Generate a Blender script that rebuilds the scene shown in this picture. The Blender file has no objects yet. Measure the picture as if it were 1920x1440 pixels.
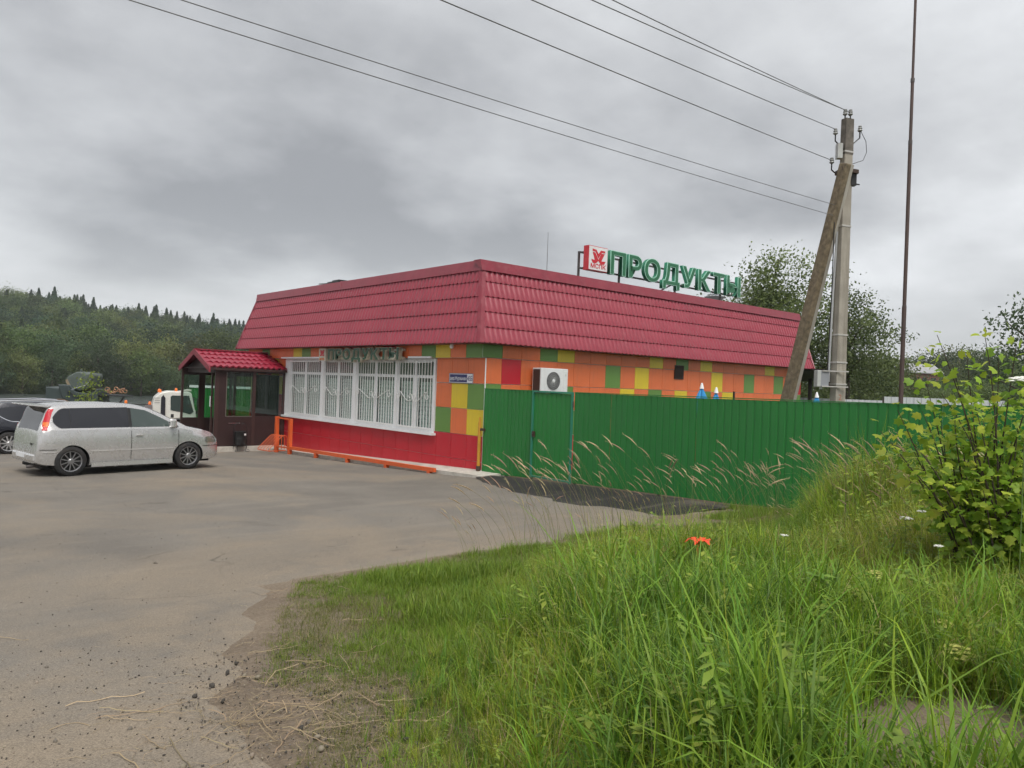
import bpy, bmesh, math, random
import numpy as np
from mathutils import Vector, Matrix, geometry
R = math.radians
SC = bpy.context.scene
COL = SC.collection
rng = np.random.default_rng(7)
random.seed(7)

# ------------------------------------------------------------------ camera
CAM = Vector((-13.10, -16.31, 2.40))
AZ = R(41.07)
cd = bpy.data.cameras.new('camera')
cd.sensor_width = 36.0
cd.lens = 27.0
cd.clip_start = 0.05
cd.clip_end = 3000
camo = bpy.data.objects.new('camera', cd)
COL.objects.link(camo)
camo.matrix_world = Matrix.Translation(CAM) @ Matrix.Rotation(-AZ, 4, 'Z') @ Matrix.Rotation(R(90), 4, 'X') @ Matrix.Rotation(R(2.1), 4, 'Z')
SC.camera = camo

# ------------------------------------------------------------------ world
SUN_EL, SUN_AZ = R(58), R(205)          # azimuth clockwise from +Y
W = bpy.data.worlds.new('World')
SC.world = W
W.use_nodes = True
nt = W.node_tree
nt.nodes.clear()
def WN(t, **k):
    n = nt.nodes.new(t)
    for a, b in k.items():
        setattr(n, a, b)
    return n
def wl(a, b):
    nt.links.new(a, b)
def wmath(op, a, b=None, clamp=False):
    n = WN('ShaderNodeMath', operation=op, use_clamp=clamp)
    for i, s in enumerate((a, b)):
        if s is None:
            continue
        if isinstance(s, (int, float)):
            n.inputs[i].default_value = s
        else:
            wl(s, n.inputs[i])
    return n.outputs[0]
tc = WN('ShaderNodeTexCoord')
sep = WN('ShaderNodeSeparateXYZ')
wl(tc.outputs['Generated'], sep.inputs[0])
zc = wmath('ADD', wmath('MAXIMUM', sep.outputs['Z'], 0.0), 0.30)
px = wmath('DIVIDE', sep.outputs['X'], zc)
py = wmath('DIVIDE', sep.outputs['Y'], zc)
comb = WN('ShaderNodeCombineXYZ')
wl(px, comb.inputs[0]); wl(py, comb.inputs[1])
SKY_OFF = (13.0, 9.0, 0.0)
mapn = WN('ShaderNodeMapping')
mapn.inputs['Location'].default_value = SKY_OFF
wl(comb.outputs[0], mapn.inputs[0])
n1 = WN('ShaderNodeTexNoise'); n1.inputs['Scale'].default_value = 0.62; n1.inputs['Detail'].default_value = 9.0; n1.inputs['Roughness'].default_value = 0.47; n1.inputs['Distortion'].default_value = 0.15
n2 = WN('ShaderNodeTexNoise'); n2.inputs['Scale'].default_value = 1.9; n2.inputs['Detail'].default_value = 7.0; n2.inputs['Roughness'].default_value = 0.56
wl(mapn.outputs[0], n1.inputs['Vector']); wl(mapn.outputs[0], n2.inputs['Vector'])
cl = wmath('ADD', wmath('MULTIPLY', n1.outputs[0], 0.66), wmath('MULTIPLY', n2.outputs[0], 0.34))
ramp = WN('ShaderNodeValToRGB')
e = ramp.color_ramp.elements
e[0].position = 0.36; e[0].color = (0.205, 0.210, 0.218, 1)
e[1].position = 0.64; e[1].color = (0.60, 0.612, 0.625, 1)
m = ramp.color_ramp.elements.new(0.50); m.color = (0.39, 0.397, 0.406, 1)
wl(cl, ramp.inputs[0])
# the thin bright layer all around the horizon under an overcast deck
hz = wmath('SUBTRACT', 1.0, wmath('MULTIPLY', wmath('MAXIMUM', sep.outputs['Z'], 0.0), 4.5), True)
hzp = wmath('POWER', hz, 1.6)
mixh = WN('ShaderNodeMix', data_type='RGBA')
wl(wmath('MULTIPLY', hzp, 0.72), mixh.inputs[0])
wl(ramp.outputs[0], mixh.inputs[6])
mixh.inputs[7].default_value = (0.52, 0.53, 0.54, 1)
sky = WN('ShaderNodeTexSky', sky_type='NISHITA', sun_disc=False)
sky.sun_elevation = SUN_EL
sky.sun_rotation = SUN_AZ
bg1 = WN('ShaderNodeBackground'); bg1.inputs[1].default_value = 0.10
wl(sky.outputs[0], bg1.inputs[0])
bg2 = WN('ShaderNodeBackground'); bg2.inputs[1].default_value = 0.80
wl(mixh.outputs[2], bg2.inputs[0])
mxs = WN('ShaderNodeMixShader'); mxs.inputs[0].default_value = 0.96
wl(bg1.outputs[0], mxs.inputs[1]); wl(bg2.outputs[0], mxs.inputs[2])
wout = WN('ShaderNodeOutputWorld')
wl(mxs.outputs[0], wout.inputs[0])

# ------------------------------------------------------------------ sun behind the cloud deck
sd = bpy.data.lights.new('sun', 'SUN')
sd.energy = 1.5
sd.angle = R(35)
sd.color = (1.0, 0.965, 0.90)
suno = bpy.data.objects.new('sun', sd)
COL.objects.link(suno)
sdir = Vector((math.sin(SUN_AZ) * math.cos(SUN_EL), math.cos(SUN_AZ) * math.cos(SUN_EL), math.sin(SUN_EL)))
suno.rotation_euler = sdir.to_track_quat('Z', 'Y').to_euler()
suno.location = (0, 0, 40)

SC.view_settings.view_transform = 'Standard'
SC.view_settings.look = 'None'
SC.view_settings.exposure = 1.17
SC.view_settings.gamma = 1.0
SC.view_settings.use_curve_mapping = False
SC.render.engine = 'CYCLES'
SC.cycles.use_denoising = True
SC.cycles.max_bounces = 5
SC.cycles.diffuse_bounces = 3
SC.cycles.glossy_bounces = 3
SC.cycles.volume_bounces = 0
SC.cycles.use_adaptive_sampling = True
SC.cycles.adaptive_threshold = 0.03
SC.cycles.transparent_max_bounces = 16

# ------------------------------------------------------------------ materials
MATS = {}
def pm(name, col, rough=0.6, metal=0.0, var=0.10, vscale=2.0, bump=0.0, bscale=60.0, spec=0.5, dirt=0.0, dcol=(0.10, 0.085, 0.065), streak=False, coat=0.0, trans=0.0, rnd=0.0):
    if name in MATS:
        return MATS[name]
    mt = bpy.data.materials.new(name)
    mt.use_nodes = True
    t = mt.node_tree
    N, Lk = t.nodes, t.links
    b = N['Principled BSDF']
    b.inputs['Roughness'].default_value = rough
    b.inputs['Metallic'].default_value = metal
    b.inputs['Specular IOR Level'].default_value = spec
    b.inputs['Coat Weight'].default_value = coat
    b.inputs['Coat Roughness'].default_value = 0.08
    b.inputs['Transmission Weight'].default_value = trans
    tcn = N.new('ShaderNodeTexCoord')
    no = N.new('ShaderNodeTexNoise'); no.inputs['Scale'].default_value = vscale; no.inputs['Detail'].default_value = 6
    Lk.new(tcn.outputs['Object'], no.inputs['Vector'])
    hsv = N.new('ShaderNodeHueSaturation')
    hsv.inputs['Color'].default_value = (*col, 1)
    mr = N.new('ShaderNodeMapRange')
    mr.inputs['From Min'].default_value = 0.3; mr.inputs['From Max'].default_value = 0.7
    mr.inputs['To Min'].default_value = 1 - var; mr.inputs['To Max'].default_value = 1 + var
    Lk.new(no.outputs[0], mr.inputs[0])
    val = mr.outputs[0]
    if rnd:
        oi = N.new('ShaderNodeObjectInfo')
        m2 = N.new('ShaderNodeMapRange')
        m2.inputs['To Min'].default_value = 1 - rnd; m2.inputs['To Max'].default_value = 1 + rnd
        Lk.new(oi.outputs['Random'], m2.inputs[0])
        mm = N.new('ShaderNodeMath'); mm.operation = 'MULTIPLY'
        Lk.new(val, mm.inputs[0]); Lk.new(m2.outputs[0], mm.inputs[1])
        val = mm.outputs[0]
    Lk.new(val, hsv.inputs['Value'])
    out = hsv.outputs[0]
    if dirt:
        dn = N.new('ShaderNodeTexNoise'); dn.inputs['Scale'].default_value = 1.6 if streak else 5.0; dn.inputs['Detail'].default_value = 8; dn.inputs['Roughness'].default_value = 0.65
        if streak:
            mp = N.new('ShaderNodeMapping'); mp.inputs['Scale'].default_value = (6, 6, 0.5)
            Lk.new(tcn.outputs['Object'], mp.inputs[0]); Lk.new(mp.outputs[0], dn.inputs['Vector'])
        else:
            Lk.new(tcn.outputs['Object'], dn.inputs['Vector'])
        dr = N.new('ShaderNodeMapRange'); dr.inputs['From Min'].default_value = 0.48; dr.inputs['From Max'].default_value = 0.72; dr.inputs['To Max'].default_value = dirt
        Lk.new(dn.outputs[0], dr.inputs[0])
        mx = N.new('ShaderNodeMix'); mx.data_type = 'RGBA'
        Lk.new(dr.outputs[0], mx.inputs[0]); Lk.new(out, mx.inputs[6]); mx.inputs[7].default_value = (*dcol, 1)
        out = mx.outputs[2]
        ra = N.new('ShaderNodeMath'); ra.operation = 'ADD'; ra.inputs[1].default_value = rough
        rm = N.new('ShaderNodeMath'); rm.operation = 'MULTIPLY'; rm.inputs[1].default_value = 0.4
        Lk.new(dr.outputs[0], rm.inputs[0]); Lk.new(rm.outputs[0], ra.inputs[0]); Lk.new(ra.outputs[0], b.inputs['Roughness'])
    Lk.new(out, b.inputs['Base Color'])
    if bump:
        bn = N.new('ShaderNodeTexNoise'); bn.inputs['Scale'].default_value = bscale; bn.inputs['Detail'].default_value = 5
        Lk.new(tcn.outputs['Object'], bn.inputs['Vector'])
        bu = N.new('ShaderNodeBump'); bu.inputs['Strength'].default_value = bump; bu.inputs['Distance'].default_value = 0.02
        Lk.new(bn.outputs[0], bu.inputs['Height']); Lk.new(bu.outputs[0], b.inputs['Normal'])
    MATS[name] = mt
    return mt

def leafmat(name, tl=0.35, rough=0.55, rnd=0.18, gain=1.0):
    """foliage: colour from the 'col' attribute, varied per plant, part of the light passes through"""
    if name in MATS:
        return MATS[name]
    mt = bpy.data.materials.new(name); mt.use_nodes = True
    t = mt.node_tree; N, Lk = t.nodes, t.links
    b = N['Principled BSDF']; b.inputs['Roughness'].default_value = rough; b.inputs['Specular IOR Level'].default_value = 0.3
    at = N.new('ShaderNodeAttribute'); at.attribute_name = 'col'
    oi = N.new('ShaderNodeObjectInfo')
    mr = N.new('ShaderNodeMapRange'); mr.inputs['To Min'].default_value = gain * (1 - rnd); mr.inputs['To Max'].default_value = gain * (1 + rnd)
    Lk.new(oi.outputs['Random'], mr.inputs[0])
    hs = N.new('ShaderNodeHueSaturation')
    mh = N.new('ShaderNodeMapRange'); mh.inputs['To Min'].default_value = 0.482; mh.inputs['To Max'].default_value = 0.515
    ml = N.new('ShaderNodeMath'); ml.operation = 'FRACT'
    mm = N.new('ShaderNodeMath'); mm.operation = 'MULTIPLY'; mm.inputs[1].default_value = 7.31
    Lk.new(oi.outputs['Random'], mm.inputs[0]); Lk.new(mm.outputs[0], ml.inputs[0]); Lk.new(ml.outputs[0], mh.inputs[0])
    Lk.new(mh.outputs[0], hs.inputs['Hue'])
    Lk.new(at.outputs['Color'], hs.inputs['Color']); Lk.new(mr.outputs[0], hs.inputs['Value'])
    Lk.new(hs.outputs[0], b.inputs['Base Color'])
    tr = N.new('ShaderNodeBsdfTranslucent')
    Lk.new(hs.outputs[0], tr.inputs[0])
    mx = N.new('ShaderNodeMixShader'); mx.inputs[0].default_value = tl
    Lk.new(b.outputs[0], mx.inputs[1]); Lk.new(tr.outputs[0], mx.inputs[2])
    Lk.new(mx.outputs[0], N['Material Output'].inputs[0])
    MATS[name] = mt
    return mt

def glassmat(name, tint=(0.75, 0.85, 0.80), rough=0.02, refl=0.045):
    """thin window glass: clear straight-through part plus mirror reflection"""
    if name in MATS:
        return MATS[name]
    mt = bpy.data.materials.new(name); mt.use_nodes = True
    t = mt.node_tree; N, Lk = t.nodes, t.links
    N.remove(N['Principled BSDF'])
    tr = N.new('ShaderNodeBsdfTransparent'); tr.inputs[0].default_value = (*tint, 1)
    gl = N.new('ShaderNodeBsdfGlossy'); gl.inputs['Roughness'].default_value = rough
    lw = N.new('ShaderNodeLayerWeight')
    pw = N.new('ShaderNodeMath'); pw.operation = 'POWER'; pw.inputs[1].default_value = 3.5
    Lk.new(lw.outputs['Facing'], pw.inputs[0])
    ad = N.new('ShaderNodeMath'); ad.operation = 'MULTIPLY_ADD'; ad.inputs[1].default_value = .85; ad.inputs[2].default_value = refl; ad.use_clamp = True
    Lk.new(pw.outputs[0], ad.inputs[0])
    mx = N.new('ShaderNodeMixShader')
    Lk.new(ad.outputs[0], mx.inputs[0]); Lk.new(tr.outputs[0], mx.inputs[1]); Lk.new(gl.outputs[0], mx.inputs[2])
    Lk.new(mx.outputs[0], N['Material Output'].inputs[0])
    MATS[name] = mt
    return mt

# ------------------------------------------------------------------ mesh helpers
EMX = {}
def link(o, parent=None, world=True):
    COL.objects.link(o)
    if parent is not None:
        o.parent = parent
        if world and parent.name in EMX:
            o.matrix_parent_inverse = EMX[parent.name].inverted()
    return o
def tag(o, label=None, cat=None, group=None, kind=None):
    if label: o['label'] = label
    if cat: o['category'] = cat
    if group: o['group'] = group
    if kind: o['kind'] = kind
    return o
def thing(name, label, cat, loc=(0, 0, 0), rz=0.0, group=None):
    o = bpy.data.objects.new(name, None)
    o.empty_display_size = 0.2
    COL.objects.link(o)
    o.location = loc
    o.rotation_euler = (0, 0, rz)
    EMX[o.name] = Matrix.Translation(Vector(loc)) @ Matrix.Rotation(rz, 4, 'Z')
    return tag(o, label, cat, group)
class MB:
    def __init__(s):
        s.v = []; s.f = []
    def add(s, vs, fs):
        n = len(s.v)
        s.v += [tuple(map(float, p)) for p in vs]
        s.f += [tuple(i + n for i in q) for q in fs]
        return s
    def box(s, x0, x1, y0, y1, z0, z1):
        return s.add([(x0, y0, z0), (x1, y0, z0), (x1, y1, z0), (x0, y1, z0), (x0, y0, z1), (x1, y0, z1), (x1, y1, z1), (x0, y1, z1)],
                     [(0, 3, 2, 1), (4, 5, 6, 7), (0, 1, 5, 4), (1, 2, 6, 5), (2, 3, 7, 6), (3, 0, 4, 7)])
    def obox(s, c, a, b, d):
        c, a, b, d = map(Vector, (c, a, b, d))
        P = [c + a * i + b * j + d * k for k in (-1, 1) for (i, j) in ((-1, -1), (1, -1), (1, 1), (-1, 1))]
        return s.add(P, [(0, 3, 2, 1), (4, 5, 6, 7), (0, 1, 5, 4), (1, 2, 6, 5), (2, 3, 7, 6), (3, 0, 4, 7)])
    def bar(s, p, q, w, h, up=(0, 0, 1)):
        p, q = Vector(p), Vector(q)
        d = (q - p); L = d.length; d /= L
        u = Vector(up)
        if abs(d.dot(u)) > 0.98: u = Vector((1, 0, 0))
        sdv = d.cross(u).normalized(); u2 = sdv.cross(d)
        return s.obox((p + q) / 2, d * L / 2, sdv * w / 2, u2 * h / 2)
    def tube(s, pts, r, n=8, cap=True):
        pts = [Vector(p) for p in pts]
        rs = r if isinstance(r, (list, tuple, np.ndarray)) else [r] * len(pts)
        base = len(s.v); ref = None
        for i, p in enumerate(pts):
            d = (pts[min(i + 1, len(pts) - 1)] - pts[max(i - 1, 0)]).normalized()
            if ref is None:
                ref = Vector((0, 0, 1)) if abs(d.z) < 0.9 else Vector((1, 0, 0))
            a = d.cross(ref)
            if a.length < 1e-4: a = d.orthogonal()
            a.normalize(); b = a.cross(d); ref = b
            for k in range(n):
                t = 2 * math.pi * k / n
                s.v.append(tuple(p + (a * math.cos(t) + b * math.sin(t)) * rs[i]))
        for i in range(len(pts) - 1):
            for k in range(n):
                q0 = base + i * n + k; q1 = base + i * n + (k + 1) % n
                s.f.append((q0, q1, q1 + n, q0 + n))
        if cap:
            s.f.append(tuple(base + k for k in range(n))[::-1])
            s.f.append(tuple(base + (len(pts) - 1) * n + k for k in range(n)))
        return s
    def cyl(s, p, q, r, n=12): return s.tube([p, q], r, n)
    def lathe(s, prof, n=16, o=(0, 0, 0), ax=(0, 0, 1)):
        o = Vector(o); ax = Vector(ax).normalized(); a = ax.orthogonal().normalized(); b = ax.cross(a)
        base = len(s.v)
        for (r, h) in prof:
            for k in range(n):
                t = 2 * math.pi * k / n
                s.v.append(tuple(o + ax * h + (a * math.cos(t) + b * math.sin(t)) * r))
        for i in range(len(prof) - 1):
            for k in range(n):
                q0 = base + i * n + k; q1 = base + i * n + (k + 1) % n
                s.f.append((q0, q1, q1 + n, q0 + n))
        return s
    def prism(s, poly, vec):
        n = len(poly); vec = Vector(vec); P = [Vector(p) for p in poly]
        fs = [tuple(range(n))[::-1], tuple(range(n, 2 * n))] + [(i, (i + 1) % n, n + (i + 1) % n, n + i) for i in range(n)]
        return s.add(P + [p + vec for p in P], fs)
    def grid(s, P):
        """P[i][j] points"""
        n, m_ = len(P), len(P[0]); base = len(s.v)
        for row in P:
            s.v += [tuple(map(float, p)) for p in row]
        for i in range(n - 1):
            for j in range(m_ - 1):
                a = base + i * m_ + j
                s.f.append((a, a + 1, a + m_ + 1, a + m_))
        return s
    def mesh(s, name):
        me = bpy.data.meshes.new(name)
        me.from_pydata(s.v, [], s.f)
        me.update()
        return me
    def build(s, name, mat, parent=None, smooth=False, world=True, loc=None, bevel=0.0, ang=40):
        me = s.mesh(name)
        me.materials.append(mat)
        o = bpy.data.objects.new(name, me)
        if loc is not None: o.location = loc
        link(o, parent, world)
        if bevel:
            bv = o.modifiers.new('bevel', 'BEVEL'); bv.width = bevel; bv.segments = 2; bv.limit_method = 'ANGLE'
        if smooth:
            me.shade_smooth()
            try: me.set_sharp_from_angle(angle=R(ang))
            except Exception: pass
        return o
def inst(me, name, parent, loc, rot=(0, 0, 0), scale=(1, 1, 1), world=True):
    o = bpy.data.objects.new(name, me)
    o.location = loc; o.rotation_euler = rot; o.scale = scale
    return link(o, parent, world)
def sstep(t):
    t = np.clip(t, 0, 1); return t * t * (3 - 2 * t)
def copy_tree(o, parent=None):
    c = o.copy(); COL.objects.link(c); c.parent = parent
    for ch in list(o.children): copy_tree(ch, c)
    return c
def text_mesh(body, size, extrude, offset=0.0, sx=1.0, res=3):
    c = bpy.data.curves.new('txt', 'FONT'); c.body = body; c.size = size; c.extrude = extrude; c.offset = offset
    c.resolution_u = res; c.fill_mode = 'BOTH'
    o = bpy.data.objects.new('txt', c); COL.objects.link(o)
    bpy.context.view_layer.update()
    me = bpy.data.meshes.new_from_object(o.evaluated_get(bpy.context.evaluated_depsgraph_get()))
    bpy.data.objects.remove(o); bpy.data.curves.remove(c)
    if sx != 1.0: me.transform(Matrix.Diagonal((sx, 1, 1, 1)))
    me.materials.clear()
    return me
# ------------------------------------------------------------------ terrain
GY1 = [-60, -20, -16, -12, -8, -4, -1.5, 0, 5, 13, 20, 30, 38, 43, 47, 134, 139, 145, 180]
GZ1 = [1.1, .90, .80, .47, .17, .06, -.03, -.13, -.32, -.56, -.80, -1.1, -1.5, -2.5, -4.2, -4.2, -2.3, -1.6, 0.0]
GZ2 = [1.1, .90, .80, .47, .20, .08, .05, .03, .0, -.46, -.75, -1.1, -1.5, -2.5, -4.2, -4.2, -2.3, -1.6, 0.0]
def g(X, Y):
    X = np.asarray(X, float); Y = np.asarray(Y, float)
    w = sstep((X + 7.0) / 5.0)
    z = np.interp(Y, GY1, GZ1) * w + np.interp(Y, GY1, GZ2) * (1 - w)
    land = np.interp(Y, [-60, -16, 0, 60, 180], [1.1, .8, .0, .2, .5])
    k = sstep((X - 60) / 40.0)
    z = z * (1 - k) + land * k
    hill = np.interp(X, [-400, -60, 0, 60, 150, 260, 420], [31, 31, 27.5, 21, 12.5, 8.5, 7]) * sstep((Y - 185) / 210.0)
    return z + hill
def gf(x, y): return float(g(x, y))
def axis(*segs):
    return np.unique(np.round(np.concatenate([np.arange(a, b, s) for a, b, s in segs]), 4))
gx = axis((-900, -60, 60), (-60, -18, 3), (-18, 4, .4), (4, 70, 3), (70, 901, 40))
gy = axis((-300, -24, 20), (-24, -4, .4), (-4, 48, 2), (48, 160, 6), (160, 1201, 40))
GXX, GYY = np.meshgrid(gx, gy, indexing='ij')
GZZ = g(GXX, GYY)
mb = MB()
mb.grid(np.stack([GXX, GYY, GZZ], -1))
def ground_material():
    mt = bpy.data.materials.new('sandy dirt'); mt.use_nodes = True
    t = mt.node_tree; N, Lk = t.nodes, t.links
    b = N['Principled BSDF']; b.inputs['Roughness'].default_value = 0.95; b.inputs['Specular IOR Level'].default_value = 0.2
    geo = N.new('ShaderNodeNewGeometry')
    def noise(s, d=6, r=.6):
        n = N.new('ShaderNodeTexNoise'); n.inputs['Scale'].default_value = s; n.inputs['Detail'].default_value = d; n.inputs['Roughness'].default_value = r
        Lk.new(geo.outputs['Position'], n.inputs['Vector']); return n.outputs[0]
    r1 = N.new('ShaderNodeValToRGB'); r1.color_ramp.elements[0].position = .32; r1.color_ramp.elements[1].position = .68
    r1.color_ramp.elements[0].color = (.178, .142, .108, 1); r1.color_ramp.elements[1].color = (.255, .208, .158, 1)
    Lk.new(noise(1.1, 8), r1.inputs[0])
    r2 = N.new('ShaderNodeValToRGB'); r2.color_ramp.elements[0].position = .35; r2.color_ramp.elements[1].position = .7
    r2.color_ramp.elements[0].color = (.78, .75, .72, 1); r2.color_ramp.elements[1].color = (1.15, 1.15, 1.15, 1)
    Lk.new(noise(38, 4, .7), r2.inputs[0])
    mx = N.new('ShaderNodeMix'); mx.data_type = 'RGBA'; mx.blend_type = 'MULTIPLY'; mx.inputs[0].default_value = 1
    Lk.new(r1.outputs[0], mx.inputs[6]); Lk.new(r2.outputs[0], mx.inputs[7])
    sx = N.new('ShaderNodeSeparateXYZ'); Lk.new(geo.outputs['Position'], sx.inputs[0])
    def sm(o_, a, c):
        m_ = N.new('ShaderNodeMapRange'); m_.inputs[1].default_value = a; m_.inputs[2].default_value = c; Lk.new(o_, m_.inputs[0]); return m_.outputs[0]
    mm = N.new('ShaderNodeMath'); mm.operation = 'MAXIMUM'; Lk.new(sm(sx.outputs[0], .2, 1.2), mm.inputs[0]); Lk.new(sm(sx.outputs[1], 36, 39), mm.inputs[1])
    mg = N.new('ShaderNodeMix'); mg.data_type = 'RGBA'; Lk.new(mm.outputs[0], mg.inputs[0]); Lk.new(mx.outputs[2], mg.inputs[6]); mg.inputs[7].default_value = (.055, .085, .024, 1)
    Lk.new(mg.outputs[2], b.inputs['Base Color'])
    bu = N.new('ShaderNodeBump'); bu.inputs['Strength'].default_value = .9; bu.inputs['Distance'].default_value = .035
    Lk.new(noise(24, 7, .7), bu.inputs['Height']); Lk.new(bu.outputs[0], b.inputs['Normal'])
    return mt
DIRT = ground_material()
o = mb.build('ground', DIRT, smooth=True, ang=180)
tag(o, 'sandy brown ground running under the grass out to the hills', kind='structure')

# ------------------------------------------------------------------ parking lot
EDGE = [(0.1, -8.3), (-1.2, -8.2), (-2.4, -8.15), (-3.1, -8.55), (-4.13, -8.75), (-5.71, -9.0), (-6.51, -8.87), (-7.36, -8.74), (-8.21, -8.95), (-9.12, -8.93), (-9.5, -8.98),
        (-10.02, -9.76), (-10.36, -10.45), (-10.68, -10.97), (-11.0, -11.6), (-11.0, -12.2), (-11.25, -12.8), (-11.8, -14.2), (-12.2, -16), (-13.0, -20), (-45, -22)]
DIRTL = [(-10.2, -10.2), (-10.98, -11.5), (-11.35, -12.2), (-12.3, -11.9), (-13.6, -12.2), (-16, -13.5)]
def densify(P, step, amp=0.0, seed=3):
    r = np.random.default_rng(seed); out = []
    for a, b in zip(P[:-1], P[1:]):
        a = np.array(a); b = np.array(b); L = np.hypot(*(b - a)); n = max(1, int(L / step))
        nrm = np.array([-(b - a)[1], (b - a)[0]]) / max(L, 1e-6)
        for i in range(n):
            out.append(a + (b - a) * i / n + (nrm * r.normal(0, amp) if (i or out) else 0))
    out.append(np.array(P[-1]))
    return np.array(out)
def inpoly(px, py, P):
    c = np.zeros(np.shape(px), bool); n = len(P); j = n - 1
    for i in range(n):
        xi, yi = P[i]; xj, yj = P[j]
        c ^= ((yi > py) != (yj > py)) & (px < (xj - xi) * (py - yi) / (yj - yi + 1e-12) + xi)
        j = i
    return c
def segdist(px, py, P):
    d = np.full(np.shape(px), 1e9)
    for (ax, ay), (bx, by) in zip(P[:-1], P[1:]):
        L2 = (bx - ax) ** 2 + (by - ay) ** 2
        t = np.clip(((px - ax) * (bx - ax) + (py - ay) * (by - ay)) / L2, 0, 1)
        d = np.minimum(d, np.hypot(px - ax - t * (bx - ax), py - ay - t * (by - ay)))
    return d
edge_d = densify(EDGE, .12, .035)
LOT = np.concatenate([edge_d, densify([(-45, -22), (-45, 36), (20, 36), (20, 16.6), (0.1, 16.6), (0.1, -8.3)], .8)[1:-1]])
def sheet(name, poly, dz, mat, step, attr_edge=None, parent=None, zfun=None):
    P = np.array(poly)
    xs = np.arange(P[:, 0].min() + step / 2, P[:, 0].max(), step); ys = np.arange(P[:, 1].min() + step / 2, P[:, 1].max(), step)
    A, B = np.meshgrid(xs, ys, indexing='ij'); A = A.ravel(); B = B.ravel()
    keep = inpoly(A, B, P) & (segdist(A, B, np.vstack([P, P[:1]])) > step * .35)
    pts = [Vector(p) for p in P] + [Vector((a, b)) for a, b in zip(A[keep], B[keep])]
    n = len(P)
    vs, es, fs, *_ = geometry.delaunay_2d_cdt(pts, [(i, (i + 1) % n) for i in range(n)], [], 1, 1e-5)
    V = np.array([(v.x, v.y) for v in vs])
    zz = g(V[:, 0], V[:, 1]) + dz
    if zfun is not None: zz = zz + zfun(V[:, 0], V[:, 1])
    zz = zz - .035 * (segdist(V[:, 0], V[:, 1], np.vstack([P, P[:1]])) < .004)
    me = bpy.data.meshes.new(name)
    me.from_pydata(np.column_stack([V, zz]).tolist(), [], [tuple(f) for f in fs])
    me.update(); me.shade_smooth()
    if attr_edge is not None:
        a = me.attributes.new('edge', 'FLOAT', 'POINT'); a.data.foreach_set('value', np.minimum(segdist(V[:, 0], V[:, 1], attr_edge), segdist(V[:, 0], V[:, 1], DIRTL) * .8).astype(np.float32))
    me.materials.append(mat)
    o = bpy.data.objects.new(name, me); link(o, parent)
    if o.data.polygons[0].normal.z < 0: me.flip_normals()
    return o
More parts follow.
